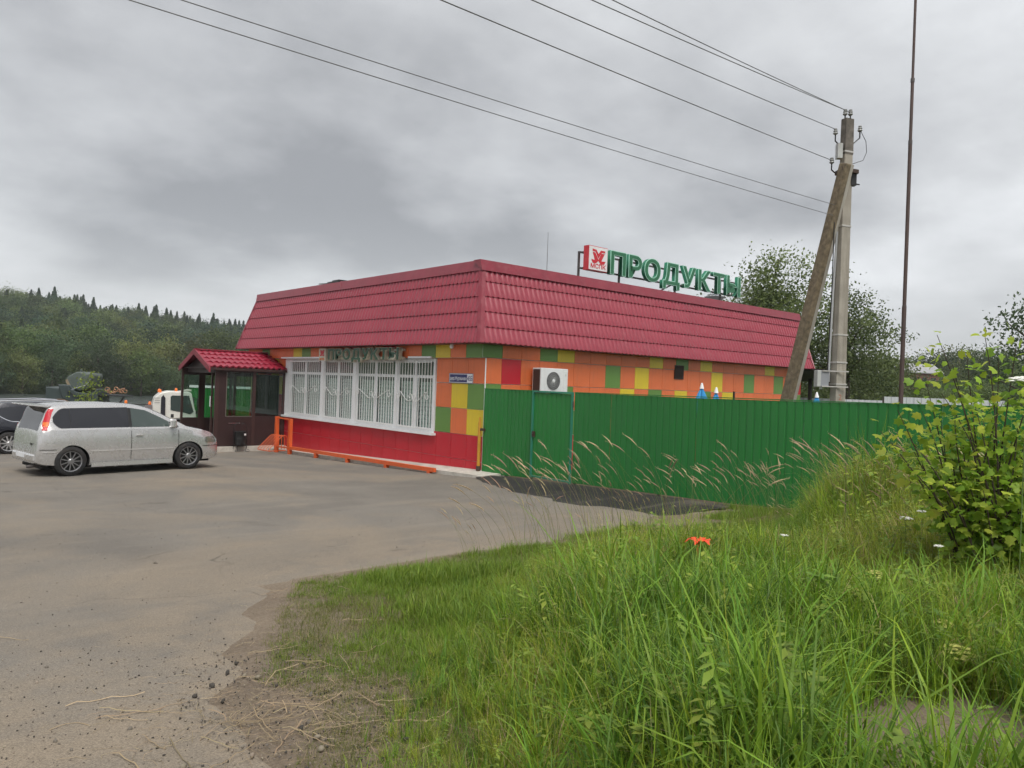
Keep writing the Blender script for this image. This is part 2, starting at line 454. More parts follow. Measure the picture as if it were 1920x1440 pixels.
def asphalt(name, dark, light, dust, edgew=1.0, bumps=.35):
    mt = bpy.data.materials.new(name); mt.use_nodes = True
    t = mt.node_tree; N, Lk = t.nodes, t.links
    b = N['Principled BSDF']; b.inputs['Roughness'].default_value = .9; b.inputs['Specular IOR Level'].default_value = .25
    geo = N.new('ShaderNodeNewGeometry')
    def noise(s, d=6, r=.6, dist=0.0):
        n = N.new('ShaderNodeTexNoise'); n.inputs['Scale'].default_value = s; n.inputs['Detail'].default_value = d; n.inputs['Roughness'].default_value = r; n.inputs['Distortion'].default_value = dist
        Lk.new(geo.outputs['Position'], n.inputs['Vector']); return n.outputs[0]
    def rng_(x, a, b_, c, d):
        m = N.new('ShaderNodeMapRange'); m.inputs[1].default_value = a; m.inputs[2].default_value = b_; m.inputs[3].default_value = c; m.inputs[4].default_value = d
        Lk.new(x, m.inputs[0]); return m.outputs[0]
    def mixc(f, a, c, bt='MIX'):
        m = N.new('ShaderNodeMix'); m.data_type = 'RGBA'; m.blend_type = bt
        if isinstance(f, float): m.inputs[0].default_value = f
        else: Lk.new(f, m.inputs[0])
        for i, s in ((6, a), (7, c)):
            if isinstance(s, tuple): m.inputs[i].default_value = (*s, 1)
            else: Lk.new(s, m.inputs[i])
        return m.outputs[2]
    def ma(op, a, c):
        m = N.new('ShaderNodeMath'); m.operation = op; m.use_clamp = op not in ('SUBTRACT', 'ADD')
        for i, s in ((0, a), (1, c)):
            if isinstance(s, float): m.inputs[i].default_value = s
            else: Lk.new(s, m.inputs[i])
        return m.outputs[0]
    base = mixc(rng_(noise(.45, 7, .6, .4), .36, .64, 0., 1.), dark, light)
    at = N.new('ShaderNodeAttribute'); at.attribute_name = 'edge'
    near = rng_(at.outputs['Fac'], 0., edgew * 3.2, 1., 0.)
    dustm = ma('MULTIPLY', rng_(noise(.33, 8, .62, .6), .47, .66, 0., 1.), .75)
    nf = ma('ADD', at.outputs['Fac'], rng_(noise(2.2, 6, .65), .3, .7, -.35, .35)) if edgew > .5 else at.outputs['Fac']
    dedge = ma('MAXIMUM', rng_(nf, .05, .75, 1., 0.), ma('MULTIPLY', near, rng_(noise(1.7, 8, .65), .34, .58, .15, 1.)))
    col = mixc(ma('MAXIMUM', dustm, dedge), base, dust)
    # aggregate speckle, oil spots and old tyre scuffs
    col = mixc(1.0, col, mixc(rng_(noise(85, 4, .85), .38, .62, 0., 1.), (.62, .62, .62), (1.25, 1.25, 1.25)), 'MULTIPLY')
    col = mixc(rng_(noise(1.3, 3, .5), .70, .78, 0., .55), col, (.045, .040, .036))
    mp = N.new('ShaderNodeMapping'); mp.inputs['Rotation'].default_value = (0, 0, .35); mp.inputs['Scale'].default_value = (.22, 2.6, 1)
    Lk.new(geo.outputs['Position'], mp.inputs[0])
    sn = N.new('ShaderNodeTexNoise'); sn.inputs['Scale'].default_value = 1.0; sn.inputs['Detail'].default_value = 6
    Lk.new(mp.outputs[0], sn.inputs['Vector'])
    col = mixc(rng_(sn.outputs[0], .55, .75, 0., .30), col, (.27, .235, .19))
    # hairline cracks
    vo = N.new('ShaderNodeTexVoronoi'); vo.feature = 'DISTANCE_TO_EDGE'; vo.inputs['Scale'].default_value = .33
    wv = N.new('ShaderNodeVectorMath'); wv.operation = 'MULTIPLY_ADD'
    wn = N.new('ShaderNodeTexNoise'); wn.inputs['Scale'].default_value = 1.1; wn.inputs['Detail'].default_value = 5
    Lk.new(geo.outputs['Position'], wn.inputs['Vector']); Lk.new(wn.outputs['Color'], wv.inputs[0]); wv.inputs[1].default_value = (1.3, 1.3, 0); Lk.new(geo.outputs['Position'], wv.inputs[2])
    Lk.new(wv.outputs[0], vo.inputs['Vector'])
    crack = ma('MULTIPLY', rng_(vo.outputs['Distance'], .0, .006, 1., 0.), rng_(noise(.25, 3), .52, .6, 0., .6))
    col = mixc(crack, col, (.05, .045, .04))
    Lk.new(col, b.inputs['Base Color'])
    bu = N.new('ShaderNodeBump'); bu.inputs['Strength'].default_value = bumps; bu.inputs['Distance'].default_value = .012
    Lk.new(noise(55, 5, .75), bu.inputs['Height']); Lk.new(bu.outputs[0], b.inputs['Normal'])
    return mt
ASPH = asphalt('dusty old asphalt', (.150, .136, .119), (.190, .172, .149), (.240, .198, .150))
lot = sheet('parking_lot', LOT, .015, ASPH, .55, attr_edge=EDGE)
tag(lot, 'dusty grey asphalt parking lot in front of the shop', kind='structure')
ASPH2 = asphalt('fresh dark asphalt', (.022, .021, .021), (.040, .038, .036), (.12, .10, .08), .05, .5)
patch_poly = densify([(-.06, -.35), (-.8, -.9), (-1.7, -2.6), (-2.4, -4.1), (-2.62, -5.9), (-2.35, -7.4), (-2.2, -7.95), (-.02, -8.1), (-.02, -.35)], .25, .02)[:-1]
pch = sheet('asphalt_patch', patch_poly, .02, ASPH2, .35, attr_edge=np.array([(-99, -99), (-98, -99)]), zfun=lambda x, y: .05 * sstep((x + 2.3) / 1.6))
tag(pch, 'darker fresh asphalt ramp laid in front of the green gate', kind='structure')

# ------------------------------------------------------------------ lake
mt = bpy.data.materials.new('lake water'); mt.use_nodes = True
t = mt.node_tree; b = t.nodes['Principled BSDF']
b.inputs['Base Color'].default_value = (.045, .055, .05, 1); b.inputs['Roughness'].default_value = .22; b.inputs['IOR'].default_value = 1.33
tcn = t.nodes.new('ShaderNodeNewGeometry'); wn = t.nodes.new('ShaderNodeTexNoise'); wn.inputs['Scale'].default_value = 1.0; wn.inputs['Detail'].default_value = 5
mp = t.nodes.new('ShaderNodeMapping'); mp.inputs['Scale'].default_value = (.55, 1.1, 1); mp.inputs['Rotation'].default_value = (0, 0, .7)
t.links.new(tcn.outputs['Position'], mp.inputs[0]); t.links.new(mp.outputs[0], wn.inputs['Vector'])
bu = t.nodes.new('ShaderNodeBump'); bu.inputs['Strength'].default_value = 1.0; bu.inputs['Distance'].default_value = .75
t.links.new(wn.outputs[0], bu.inputs['Height']); t.links.new(bu.outputs[0], b.inputs['Normal'])
WATER = mt
mb = MB().grid([[(x, y, -2.4) for y in (40.5, 60, 100, 142)] for x in (-500, -200, -100, 0, 60, 92)])
o = mb.build('lake', WATER); tag(o, 'rippled grey lake between the lot and the far wooded shore', kind='structure')

# ------------------------------------------------------------------ shop building
ORANGE = pm('orange cladding', (.66, .150, .048), .42, var=.05, rnd=.05, dirt=.25, streak=True, dcol=(.30, .10, .05))
YELLOW = pm('yellow cladding', (.64, .48, .028), .42, var=.05, rnd=.04, dirt=.22, streak=True, dcol=(.35, .25, .05))
GREEN = pm('green cladding', (.115, .230, .048), .42, var=.05, rnd=.05, dirt=.2, streak=True, dcol=(.08, .13, .05))
REDP = pm('red cladding', (.46, .011, .024), .42, var=.05, rnd=.04, dirt=.25, streak=True, dcol=(.30, .05, .045))
PC = {'o': ORANGE, 'y': YELLOW, 'g': GREEN, 'r': REDP}
GROUT = pm('pale joint backing', (.60, .57, .53), .8)
WHITE = pm('white plastic', (.74, .75, .76), .35, var=.03, dirt=.25, streak=True, dcol=(.45, .43, .40))
BURG = pm('burgundy coated steel', (.270, .032, .052), .36, var=.07, vscale=.8, dirt=.35, dcol=(.30, .09, .10), spec=.5)
BURG2 = pm('burgundy flashing', (.21, .020, .036), .42, var=.12, vscale=3, dirt=.45, dcol=(.28, .09, .10))
CONC = pm('pale concrete', (.46, .43, .385), .9, var=.18, vscale=4, bump=.35, bscale=40, dirt=.5, dcol=(.26, .23, .19))
DARK = pm('black void', (.012, .012, .013), .8)
shop = thing('shop_building', 'single storey grocery shop clad in orange, yellow and green panels under a burgundy tiled roof', 'shop', (0, 0, 0))
WF, WR_ = 16.0, 17.15
ZE, ZT = 3.48, 5.80
EV = .36
# walls (backing)
wf = MB().box(.155, .45, 0.02, 2.30, -.9, 3.9).box(.155, .45, 12.5, WF, -.9, 3.9).box(.155, .45, 2.30, 12.5, -.9, .88).box(.155, .45, 2.30, 12.5, 3.05, 3.9).box(.025, .154, 0.02, WF, 3.085, 3.9).build('front_wall', GROUT, shop)
wr = MB().box(.451, WR_, .022, .40, -.3, 3.9).build('side_wall', GROUT, shop)
wb = MB().box(WR_ - .3, WR_, .401, WF, -.6, 3.9).box(.451, WR_ - .301, WF - .3, WF, -1, 3.9).build('rear_wall', ORANGE, shop)
PM = {}
def panel(col, parent, axis_, a, z0, da, dz, off, th=.02, gap=.0055):
    """one cladding panel: axis_ 'F' lies in plane X=off (faces -X), 'R' in plane Y=off (faces -Y)"""
    key = (col, axis_, round(da, 3), round(dz, 3))
    if key not in PM:
        m_ = MB()
        if axis_ == 'F': m_.box(0, th, gap, da - gap, gap, dz - gap)
        else: m_.box(gap, da - gap, 0, th, gap, dz - gap)
        me = m_.mesh('panel'); me.materials.append(PC[col]); PM[key] = me
    return inst(PM[key], 'panel', parent, (off, a, z0) if axis_ == 'F' else (a, off, z0))
PF = WF / 22.0
topF = {0: 'g', 1: 'o', 2: 'y', 3: 'g', 6: 'r', 9: 'r', 14: 'g', 15: 'y', 19: 'g'}
for i in range(22):
    panel(topF.get(i, 'o'), wf, 'F', i * PF, 3.085, PF, .50, 0.003)
    panel('r', wf, 'F', i * PF, .22, PF, .71, .132)
    panel('r', wf, 'F', i * PF, -.60 if i > 4 else -.30, PF, .82 if i > 4 else .52, .132)
CF = .757
for r_, (z0, cols) in enumerate(((2.375, 'ooo'), (1.655, 'gyo'), (.93, 'yog'))):
    for c_, k in enumerate(cols):
        panel(k, wf, 'F', c_ * CF, z0, CF, .71 if r_ != 2 else .725, .132)
    for c_ in range(5):
        panel('oyrog'[(c_ + r_ * 2) % 5] if c_ else 'oyr'[r_], wf, 'F', 12.52 + c_ * .68, z0, .68, .71 if r_ != 2 else .725, .132)
PR = WR_ / 24.0
topR = {0: 'g', 3: 'g', 4: 'y', 10: 'y', 12: 'g', 14: 'y', 20: 'y', 23: 'r'}
row2 = {1: 'r', 7: 'g', 9: 'y', 15: 'y', 18: 'g', 21: 'g', 23: 'r'}
row3 = {0: 'g', 4: 'g', 8: 'y', 10: 'g', 12: 'y', 14: 'g', 16: 'y', 23: 'g'}
row4 = {2: 'y', 5: 'g', 9: 'o', 11: 'y', 13: 'g', 19: 'y', 22: 'g'}
for i in range(24):
    x0 = i * PR; d = PR
    panel(topR.get(i, 'o'), wr, 'R', x0, 3.10, d, .48, -.018)
    xs0 = x0 if i else .155
    for tab, z0, h in ((row2, 2.385, .71), (row3, 1.67, .71), (row4, .93, .735)):
        panel(tab.get(i, 'o'), wr, 'R', xs0, z0, d - (xs0 - x0), h, .0)
    panel('r', wr, 'R', xs0, -.15, d - (xs0 - x0), 1.075, .0)
MB().box(.118, .150, -.012, .0, -.12, 3.08).build('corner_trim', WHITE, shop)
MB().box(-.012, .0, -.03, -.018, 3.09, 3.58).build('corner_trim', pm('pale green trim', (.30, .42, .25), .5), shop)
# louvre in the side wall
vent = MB().box(8.50, 9.02, -.03, .0, 2.78, 3.26).build('vent_frame', pm('dark brown louvre', (.035, .018, .014), .5), shop)
for k in range(11):
    z = 2.82 + k * .04
    MB().obox((8.76, -.038, z), (.235, 0, 0), (0, .012, -.012), (0, .0015, .0015)).build('slat', pm('dark brown louvre', (0, 0, 0)), vent)

# ---- roof
roof = MB().box(.13, 17.2, .30, 15.3, 5.55, 5.70).build('roof', pm('roof felt', (.09, .085, .08), .9, bump=.3), shop)
EC = Vector((-EV, -EV, ZE)); TCn = Vector((.12, .28, 5.62))
def course_mesh(axis_, k, n=5):
    f0, f1 = k / n, (k + 1) / n
    if axis_ == 'F':
        a0, a1, b0, b1 = -EV, 16.40, .28, 15.42; ins0, ins1 = -EV, .12
    else:
        a0, a1, b0, b1 = -EV, 17.50, .12, 17.25; ins0, ins1 = -EV, .28
    dz_, di = 5.62 - ZE, ins1 - ins0; L = math.hypot(dz_, di)
    nI, nZ = -dz_ / L, di / L                                   # outward normal (inset axis, z)
    pitch = .186; ns = 8
    ss = np.arange(-2, int(18.5 / pitch * ns)) * pitch / ns - .4
    rows = []
    lip = [(f0, -.012), (f0, .027), (f0 + .006, .030), (f0 + .5 * (f1 - f0), .014), (f1 + .004, .0)]
    for f, off in lip:
        lo = a0 + (b0 - a0) * f + .03; hi = a1 + (b1 - a1) * f - .03
        sv = np.clip(ss, lo, hi)
        ph = (ss / pitch) % 1.0
        wv = np.where(ph < .62, np.sin(ph / .62 * math.pi) ** .8 * .026, -.004 * np.sin((ph - .62) / .38 * math.pi))
        dip = np.where(off > .02, -.014 * np.sin(ph * 2 * math.pi + .6), 0.0) if f == f0 or f == f0 + .006 else 0.0
        I = ins0 + di * f + nI * (wv + off); Z = ZE + dz_ * f + nZ * (wv + off) + dip
        rows.append(np.column_stack([I, sv, Z] if axis_ == 'F' else [sv, I, Z]))
    m_ = MB(); m_.grid(rows)
    return m_
for ax_ in 'FR':
    for k in range(5):
        course_mesh(ax_, k).build('tile_course', BURG, roof, smooth=True, ang=50)
# plain rear and end slopes
for nm, q in (('end_slope', [(17.50, -EV, ZE), (17.50, 16.4, ZE), (17.25, 15.42, 5.62), (17.25, .28, 5.62)]), ('end_slope', [(-EV, 16.40, ZE), (17.5, 16.40, ZE), (17.25, 15.42, 5.62), (.12, 15.42, 5.62)])):
    MB().prism(q, (-.02, -.02, -.02)).build(nm, BURG, roof)
fl = MB()
fl.prism([(.05, .20, 5.50), (.03, .18, 5.50), (.10, .26, ZT), (.30, .40, ZT), (.30, .40, ZT - .02)], (0, 15.3, 0))
fl.build('top_flashing', BURG2, roof)
fl = MB()
fl.prism([(.02, .185, 5.50), (.02, .165, 5.50), (.02, .25, ZT + .002), (.02, .55, ZT + .002), (.02, .55, ZT - .018)], (17.28, 0, 0))
fl.build('top_flashing', BURG2, roof)
MB().prism([(17.32, .18, 5.50), (17.34, .18, 5.50), (17.28, .3, ZT), (17.1, .3, ZT)], (0, 15.2, 0)).prism([(.1, 15.5, 5.50), (.1, 15.52, 5.50), (.1, 15.45, ZT), (.1, 15.3, ZT)], (17.2, 0, 0)).build('top_flashing', BURG2, roof)
h = MB()
d = (TCn - EC); 
dn = Vector((-.72, -.66, .25)).normalized()
p0, p1 = EC + dn * .035 - d * .006, TCn + dn * .035 + d * .01
sa = Vector((.10, -.035, 0)); sb = Vector((-.035, .10, 0))
for s_, lo in ((sa, 0), (sb, 1)):
    h.prism([p0 + dn * .012, p0 + s_, p1 + s_, p1 + dn * .012], -dn * .006)
h.build('hip_flashing', BURG2, roof)
MB().bar((-EV - .02, 16.42, ZE), (.10, 15.44, 5.6), .10, .05, (-1, 0, 0)).build('hip_flashing', BURG2, roof)
MB().bar((17.52, -EV - .02, ZE), (17.27, .26, 5.6), .09, .04, (0, -1, 0)).build('hip_flashing', pm('pink edge strip', (.42, .17, .19), .5), roof)
MB().box(-EV + .03, 17.5, -EV + .03, .02, ZE - .02, ZE + .0).box(-EV + .03, .02, .021, 16.4, ZE - .02, ZE + .0).build('soffit', pm('brown soffit', (.16, .05, .045), .6), roof)
# white camera dome under the eave
cam_ = thing('security_camera', 'small white dome camera under the eave left of the green corner panels', 'camera', (-.12, 1.24, 3.46))
MB().cyl((-.12, 1.24, 3.46), (-.12, 1.24, 3.41), .05).build('mount', WHITE, cam_)
MB().lathe([(.062, 3.41), (.06, 3.385), (.045, 3.355), (.02, 3.34), (.001, 3.337)], 14, (-.12, 1.24, 0)).build('dome', WHITE, cam_, smooth=True)

# ---- shop window (parts of the shop)
win = MB().box(.10, .16, 2.30, 12.5, .87, .95).box(.10, .16, 2.30, 12.5, 2.98, 3.06).box(.10, .16, 2.30, 2.40, .95, 2.98).box(.10, .16, 11.95, 12.5, .95, 2.98)
for a_, b_ in ((4.30, 4.50), (6.85, 7.18), (9.20, 9.52)): win.box(.10, .16, a_, b_, .95, 2.98)
win = win.build('window', WHITE, shop)
MB().box(-.02, .135, 2.22, 12.52, .80, .868).build('sill', WHITE, win)
MB().box(-.06, .0, 2.35, 3.55, 3.07, 3.13).build('shutter_box', WHITE, win)
MB().box(-.06, .0, 9.05, 12.6, 3.07, 3.13).build('shutter_box', WHITE, win)
WGLASS = glassmat('window glass', (.80, .86, .84))
BLIND = pm('white blind slats', (.80, .81, .79), .5, var=.05)
INNER = pm('pale interior', (.30, .31, .30), .8)
GRILL = pm('white painted grille', (.72, .72, .71), .45, var=.04, dirt=.2, dcol=(.5, .42, .34))
SECT = [(2.40, 4.30), (4.50, 6.85), (7.18, 9.20), (9.52, 11.95)]
barme = MB().box(-.009, .009, -.009, .009, 0, 2.06).mesh('grille_bar'); barme.materials.append(GRILL)
def spiral(c, r0, turns, a0, sgn, n=18):
    return [(c[0], c[1] + sgn * r0 * (1 - .8 * i / n) * math.cos(a0 + turns * 2 * math.pi * i / n), c[2] + r0 * (1 - .8 * i / n) * math.sin(a0 + turns * 2 * math.pi * i / n)) for i in range(n + 1)]
for a_, b_ in SECT:
    mid = a_ + (b_ - a_) * .5
    # sashes, transom, panes, blinds
    s_ = MB().box(.112, .152, mid - .05, mid + .05, .95, 2.98).box(.113, .151, a_, mid - .05, 2.48, 2.57).box(.113, .151, mid + .05, b_, 2.48, 2.57)
    for (u, v) in ((a_, mid - .05), (mid + .05, b_)):
        s_.box(.115, .149, u, u + .05, .95, 2.48).box(.115, .149, v - .05, v, .95, 2.48).box(.116, .148, u + .05, v - .05, .95, 1.0)
    s_.build('sash', WHITE, win)
    for (u, v) in ((a_, mid - .05), (mid + .05, b_)):
        MB().box(.130, .134, u + .04, v - .04, .99, 2.49).build('pane', WGLASS, win)
        MB().box(.130, .134, u + .04, v - .04, 2.56, 2.985).build('pane', WGLASS, win)
        bl = MB()
        top = 2.44 if (u > 2.5 or True) else 2.2
        for k in range(int((top - .99) / .125)):
            z = 1.0 + k * .125
            bl.obox((.225, (u + v) / 2 + .03, z + .06), (0, (v - u) / 2 - .09, 0), (.016, 0, .058), (.001, 0, -.0006))
        bl.build('blind', BLIND, win)
    # grille
    fr = MB().box(.022, .045, a_ + .01, b_ - .01, .955, .98).box(.022, .045, a_ + .01, b_ - .01, 2.945, 2.97).build('grille_frame', GRILL, win)
    n = int(round((b_ - a_ - .06) / .155))
    for k in range(n + 1):
        inst(barme, 'grille_bar', win, (.034, a_ + .03 + (b_ - a_ - .06) * k / n, .92 + .03))
    w_ = b_ - a_
    for sg, side in ((1, 'l'), (-1, 'r')):
        # a scroll: outer spiral, falling bar, inner spiral
        yo = mid + sg * (w_ / 2 - .16); yi = mid + sg * .10
        P = spiral((.014, yo, 1.93), .13, 1.1, math.pi * .5, sg)[::-1]
        P += [(.014, yo - sg * .12, 2.05), (.014, mid + sg * (.26 + .12), 1.83)]
        P += [(.014, mid + sg * .24, 1.77)] + spiral((.014, yi + sg * .02, 1.90), .13, 1.15, -math.pi * .5, -sg)
        MB().tube(P, .011, 6).build('scroll', GRILL, win, smooth=True)
MB().box(.56, .60, 2.0, 12.8, .7, 3.2).box(.451, .56, 2.0, 12.8, .7, .72).build('window_backing', INNER, win)

# ---- concrete apron round the foot of the wall
ap = MB()
ys = [-.95, -.5, 0, 2, 5, 8, 11, 12.4]
def apz(y): return float(np.interp(y, [-1, 0, 5, 13], [.035, .02, -.15, -.40]))
top = [[(-.62, y, apz(y) - .04) , (.13, y, apz(y))] for y in ys]
ap.grid([[r_[0], r_[1]] for r_ in top]); 
ap.grid([[(-.62, y, apz(y) - .04), (-.625, y, apz(y) - .5)] for y in ys][::-1])
ap.add([(-.62, ys[0], apz(ys[0]) - .04), (.13, ys[0], apz(ys[0])), (.13, ys[0], -.4), (-.625, ys[0], -.4)], [(0, 3, 2, 1)])
o = ap.build('concrete_apron', CONC); tag(o, 'pale concrete strip along the foot of the shop wall', 'kerb', kind='structure')
# ------------------------------------------------------------------ signs
SGREEN = pm('sign green face', (.018, .135, .060), .38, var=.04)
SRET = pm('sign green return', (.012, .16, .085), .45, var=.06)
SMINT = pm('mint edge', (.34, .62, .50), .4, var=.03)
SRED = pm('sign red', (.52, .018, .030), .4, var=.04)
SWHITE = pm('sign face white', (.70, .70, .71), .4, var=.04, dirt=.2, dcol=(.5, .48, .46))
STEEL = pm('dark steel', (.075, .065, .065), .55, var=.15, dirt=.3)
def place(me, name, mat, parent, M, smooth=False):
    me.transform(M)
    me.materials.append(mat)
    o = bpy.data.objects.new(name, me); link(o, parent); return o
EMB = [[(.17, .105), (.37, .125), (.50, .30), (.62, .125), (.86, .125), (.86, .215), (.68, .215), (.50, .50), (.33, .215), (.17, .205)],
       [(.18, .245), (.32, .255), (.50, .555), (.66, .26), (.84, .255), (.66, .60), (.90, .585), (.82, .725), (.62, .735), (.50, .60), (.38, .725), (.20, .735), (.11, .575), (.30, .585), (.18, .245)]]
def emblem(frame, w, h):
    m_ = MB()
    for poly in EMB:
        pts = [(u * w, -v * h) for u, v in poly]
        if pts[0] == pts[-1]: pts = pts[:-1]
        tri = geometry.tessellate_polygon([[Vector((*p, 0)) for p in pts]])
        n = len(pts)
        vs = [frame @ Vector((x, y, 0)) for x, y in pts] + [frame @ Vector((x, y, .006)) for x, y in pts]
        fs = [tuple(t_) for t_ in tri] + [tuple(i + n for i in t_) for t_ in tri] + [(i, (i + 1) % n, n + (i + 1) % n, n + i) for i in range(n)]
        m_.add(vs, fs)
    return m_
# --- roof sign: faces -Y, reads along +X
rs = thing('roof_sign', 'green channel letters and a red emblem box on a steel frame along the roof edge', 'sign', (5.08, 1.0, 5.75))
for x in (5.10, 7.12, 10.28, 13.2):
    MB().box(x - .03, x + .03, 1.42, 1.48, 5.70, 6.86).build('post', STEEL, rs)
for z in (6.30, 6.82):
    MB().box(5.06, 14.05, 1.34, 1.40, z - .028, z + .028).build('rail', STEEL, rs)
for x in (5.10, 7.12, 10.28, 13.2):
    for z in (6.30, 6.82): MB().bar((x, 1.42, z), (x + .02, 1.02, z), .04, .04).build('strut', STEEL, rs)
MB().bar((10.28, 1.45, 6.40), (9.45, 2.3, 5.72), .05, .05).build('brace', STEEL, rs)
bx = MB().box(5.08, 6.00, 1.0, 1.22, 6.22, 7.02).build('emblem_box', SRED, rs)
MB().box(5.10, 5.98, .985, .999, 6.24, 7.00).build('face', SWHITE, bx)
FR = Matrix.Translation((5.10, .984, 7.0)) @ Matrix.Rotation(R(90), 4, 'X')
emblem(FR, .88, .74).build('emblem', SRED, bx)
me = text_mesh('МСПК', .20, .004, .004, 1.22)
wd = max(v.co.x for v in me.vertices)
place(me, 'lettering', SRED, bx, Matrix.Translation((5.54 - wd / 2, .982, 6.30)) @ Matrix.Rotation(R(90), 4, 'X'))
WORD = 'ПРОДУКТЫ'
def letters(total, gap):
    ws = []
    for ch in WORD:
        m_ = text_mesh(ch, 1.0, 0, .03); xs = [v.co.x for v in m_.vertices]; ws.append((min(xs), max(xs))); bpy.data.meshes.remove(m_)
    raw = sum(b_ - a_ for a_, b_ in ws)
    k = (total - gap * 7) / raw
    x = 0; out = []
    for a_, b_ in ws:
        out.append((x - a_ * k, k)); x += (b_ - a_) * k + gap
    return out
LH = .80 / .79
X0 = 6.17
for ch, (x, k) in zip(WORD, letters(7.80, .14)):
    B0 = Matrix.Translation((X0 + x, 1.09, 6.235)) @ Matrix.Rotation(R(90), 4, 'X') @ Matrix.Diagonal((k, LH, 1, 1))
    lt = place(text_mesh(ch, 1.0, .07, .030), 'letter', SRET, rs, B0)
    place(text_mesh(ch, 1.0, .006, .034), 'edge_trim', SMINT, lt, Matrix.Translation((0, -.075, 0)) @ B0)
    place(text_mesh(ch, 1.0, .006, .012), 'face', SGREEN, lt, Matrix.Translation((0, -.083, 0)) @ B0)
# --- sign over the window: faces -X, reads along -Y
ws_ = thing('window_sign', 'green letters on cream backing with a small red emblem above the barred window', 'sign', (-.1, 6.3, 3.0))
CREAM = pm('cream backing', (.50, .47, .38), .5, var=.08, dirt=.4, streak=True, dcol=(.30, .26, .19))
RYX = Matrix(((0, 0, -1, 0), (-1, 0, 0, 0), (0, 1, 0, 0), (0, 0, 0, 1)))   # local x -> -Y, y -> Z, z -> -X
bx = MB().box(-.20, -.02, 8.62, 9.12, 2.99, 3.42).build('emblem_box', CREAM, ws_)
emblem(Matrix.Translation((-.205, 9.10, 3.41)) @ RYX, .46, .36).build('emblem', SRED, bx)
me = text_mesh('МСПК', .10, .003, .003, 1.25); wd = max(v.co.x for v in me.vertices)
place(me, 'lettering', pm('orange print', (.55, .16, .05), .5), bx, Matrix.Translation((-.205, 8.87 + wd / 2, 3.01)) @ RYX)
MB().box(-.12, -.02, 3.76, 8.46, 3.04, 3.12).build('rail', CREAM, ws_)
MB().box(-.12, -.02, 3.76, 8.46, 3.30, 3.36).build('rail', CREAM, ws_)
for ch, (x, k) in zip(WORD, letters(4.55, .10)):
    B0 = Matrix.Translation((-.15, 8.40 - x, 3.035)) @ RYX @ Matrix.Diagonal((k, .475, 1, 1))
    lt = place(text_mesh(ch, 1.0, .06, .060), 'letter', CREAM, ws_, B0)
    place(text_mesh(ch, 1.0, .008, .030), 'face', pm('dark sign green', (.012, .065, .032), .4), lt, Matrix.Translation((-.066, 0, 0)) @ B0)
# --- address plate
NAVY = pm('navy enamel', (.018, .020, .12), .35, var=.04); PLW = pm('plate white', (.72, .73, .76), .35, var=.03)
ad = thing('address_plate', 'blue and white village address plate on the orange panels beside the window', 'sign', (.12, .9, 2.36))
pl = MB().box(.112, .130, .52, 1.62, 2.37, 2.65).build('plate', PLW, ad)
MB().box(.1085, .1115, .78, 1.585, 2.40, 2.62).build('blue_field', NAVY, pl)
bd = MB()
for q in ((.52, 1.62, 2.37, 2.382), (.52, 1.62, 2.638, 2.65), (.52, .532, 2.382, 2.638), (1.608, 1.62, 2.382, 2.638)): bd.box(.109, .1119, *q)
bd.build('border', NAVY, pl)
def fit_text(body, w, h, mat, parent, yleft, z, x, name='lettering', off=.01):
    me = text_mesh(body, 1.0, .01, off)
    xs = [v.co.x for v in me.vertices]; ys_ = [v.co.y for v in me.vertices]
    S = Matrix.Diagonal((w / (max(xs) - min(xs)), h / (max(ys_) - min(ys_)), .12, 1)) @ Matrix.Translation((-min(xs), -min(ys_), 0))
    return place(me, name, mat, parent, Matrix.Translation((x, yleft, z)) @ RYX @ S)
fit_text('дер.Мураново', .77, .13, PLW, pl, 1.57, 2.43, .1075)
fit_text('43Б', .22, .15, NAVY, pl, .765, 2.435, .111)

# ------------------------------------------------------------------ air conditioner
ac = thing('air_conditioner', 'white outdoor air conditioning unit on the side wall above the green gate', 'air conditioner', (2.2, -.25, 2.2))
ACW = pm('white enamel', (.66, .67, .68), .35, var=.04, dirt=.25, streak=True, dcol=(.45, .42, .38))
MB().box(1.78, 2.86, -.47, -.11, 2.20, 2.89).build('casing', ACW, ac, bevel=.015)
MB().box(1.772, 1.779, -.43, -.15, 2.24, 2.85).build('side_grille', pm('dark fins', (.045, .03, .026), .6), ac)
FX, FZ = 2.27, 2.53
MB().lathe([(.262, 0), (.262, .006), (.001, .006)], 32, (FX, -.471, FZ), (0, -1, 0)).build('fan_opening', pm('fan shadow', (.02, .02, .022), .7), ac)
gr = MB()
for rr in (.06, .11, .16, .21, .258): gr.tube([(FX + rr * math.cos(2 * math.pi * k / 32), -.485, FZ + rr * math.sin(2 * math.pi * k / 32)) for k in range(33)], .0035, 4)
for k in range(36):
    a_ = 2 * math.pi * k / 36
    gr.bar((FX + .05 * math.cos(a_), -.486, FZ + .05 * math.sin(a_)), (FX + .26 * math.cos(a_ + .25), -.486, FZ + .26 * math.sin(a_ + .25)), .005, .005, (0, 1, 0))
gr.build('fan_grille', pm('grille grey', (.38, .39, .39), .5), ac)
MB().lathe([(.001, .03), (.045, .026), (.05, .01), (.05, 0)], 16, (FX, -.472, FZ), (0, -1, 0)).build('fan_hub', ACW, ac, smooth=True)
MB().box(2.68, 2.84, -.474, -.4705, 2.80, 2.815).build('badge', pm('badge silver', (.8, .8, .8), .2), ac)
MB().box(2.74, 2.79, -.474, -.4705, 2.68, 2.74).build('badge', pm('badge grey', (.45, .46, .46), .5), ac)
for x in (1.98, 2.66): MB().bar((x, .0, 2.17), (x, -.45, 2.17), .04, .05).bar((x, -.01, 1.9), (x, -.35, 2.16), .03, .03).build('bracket', STEEL, ac)

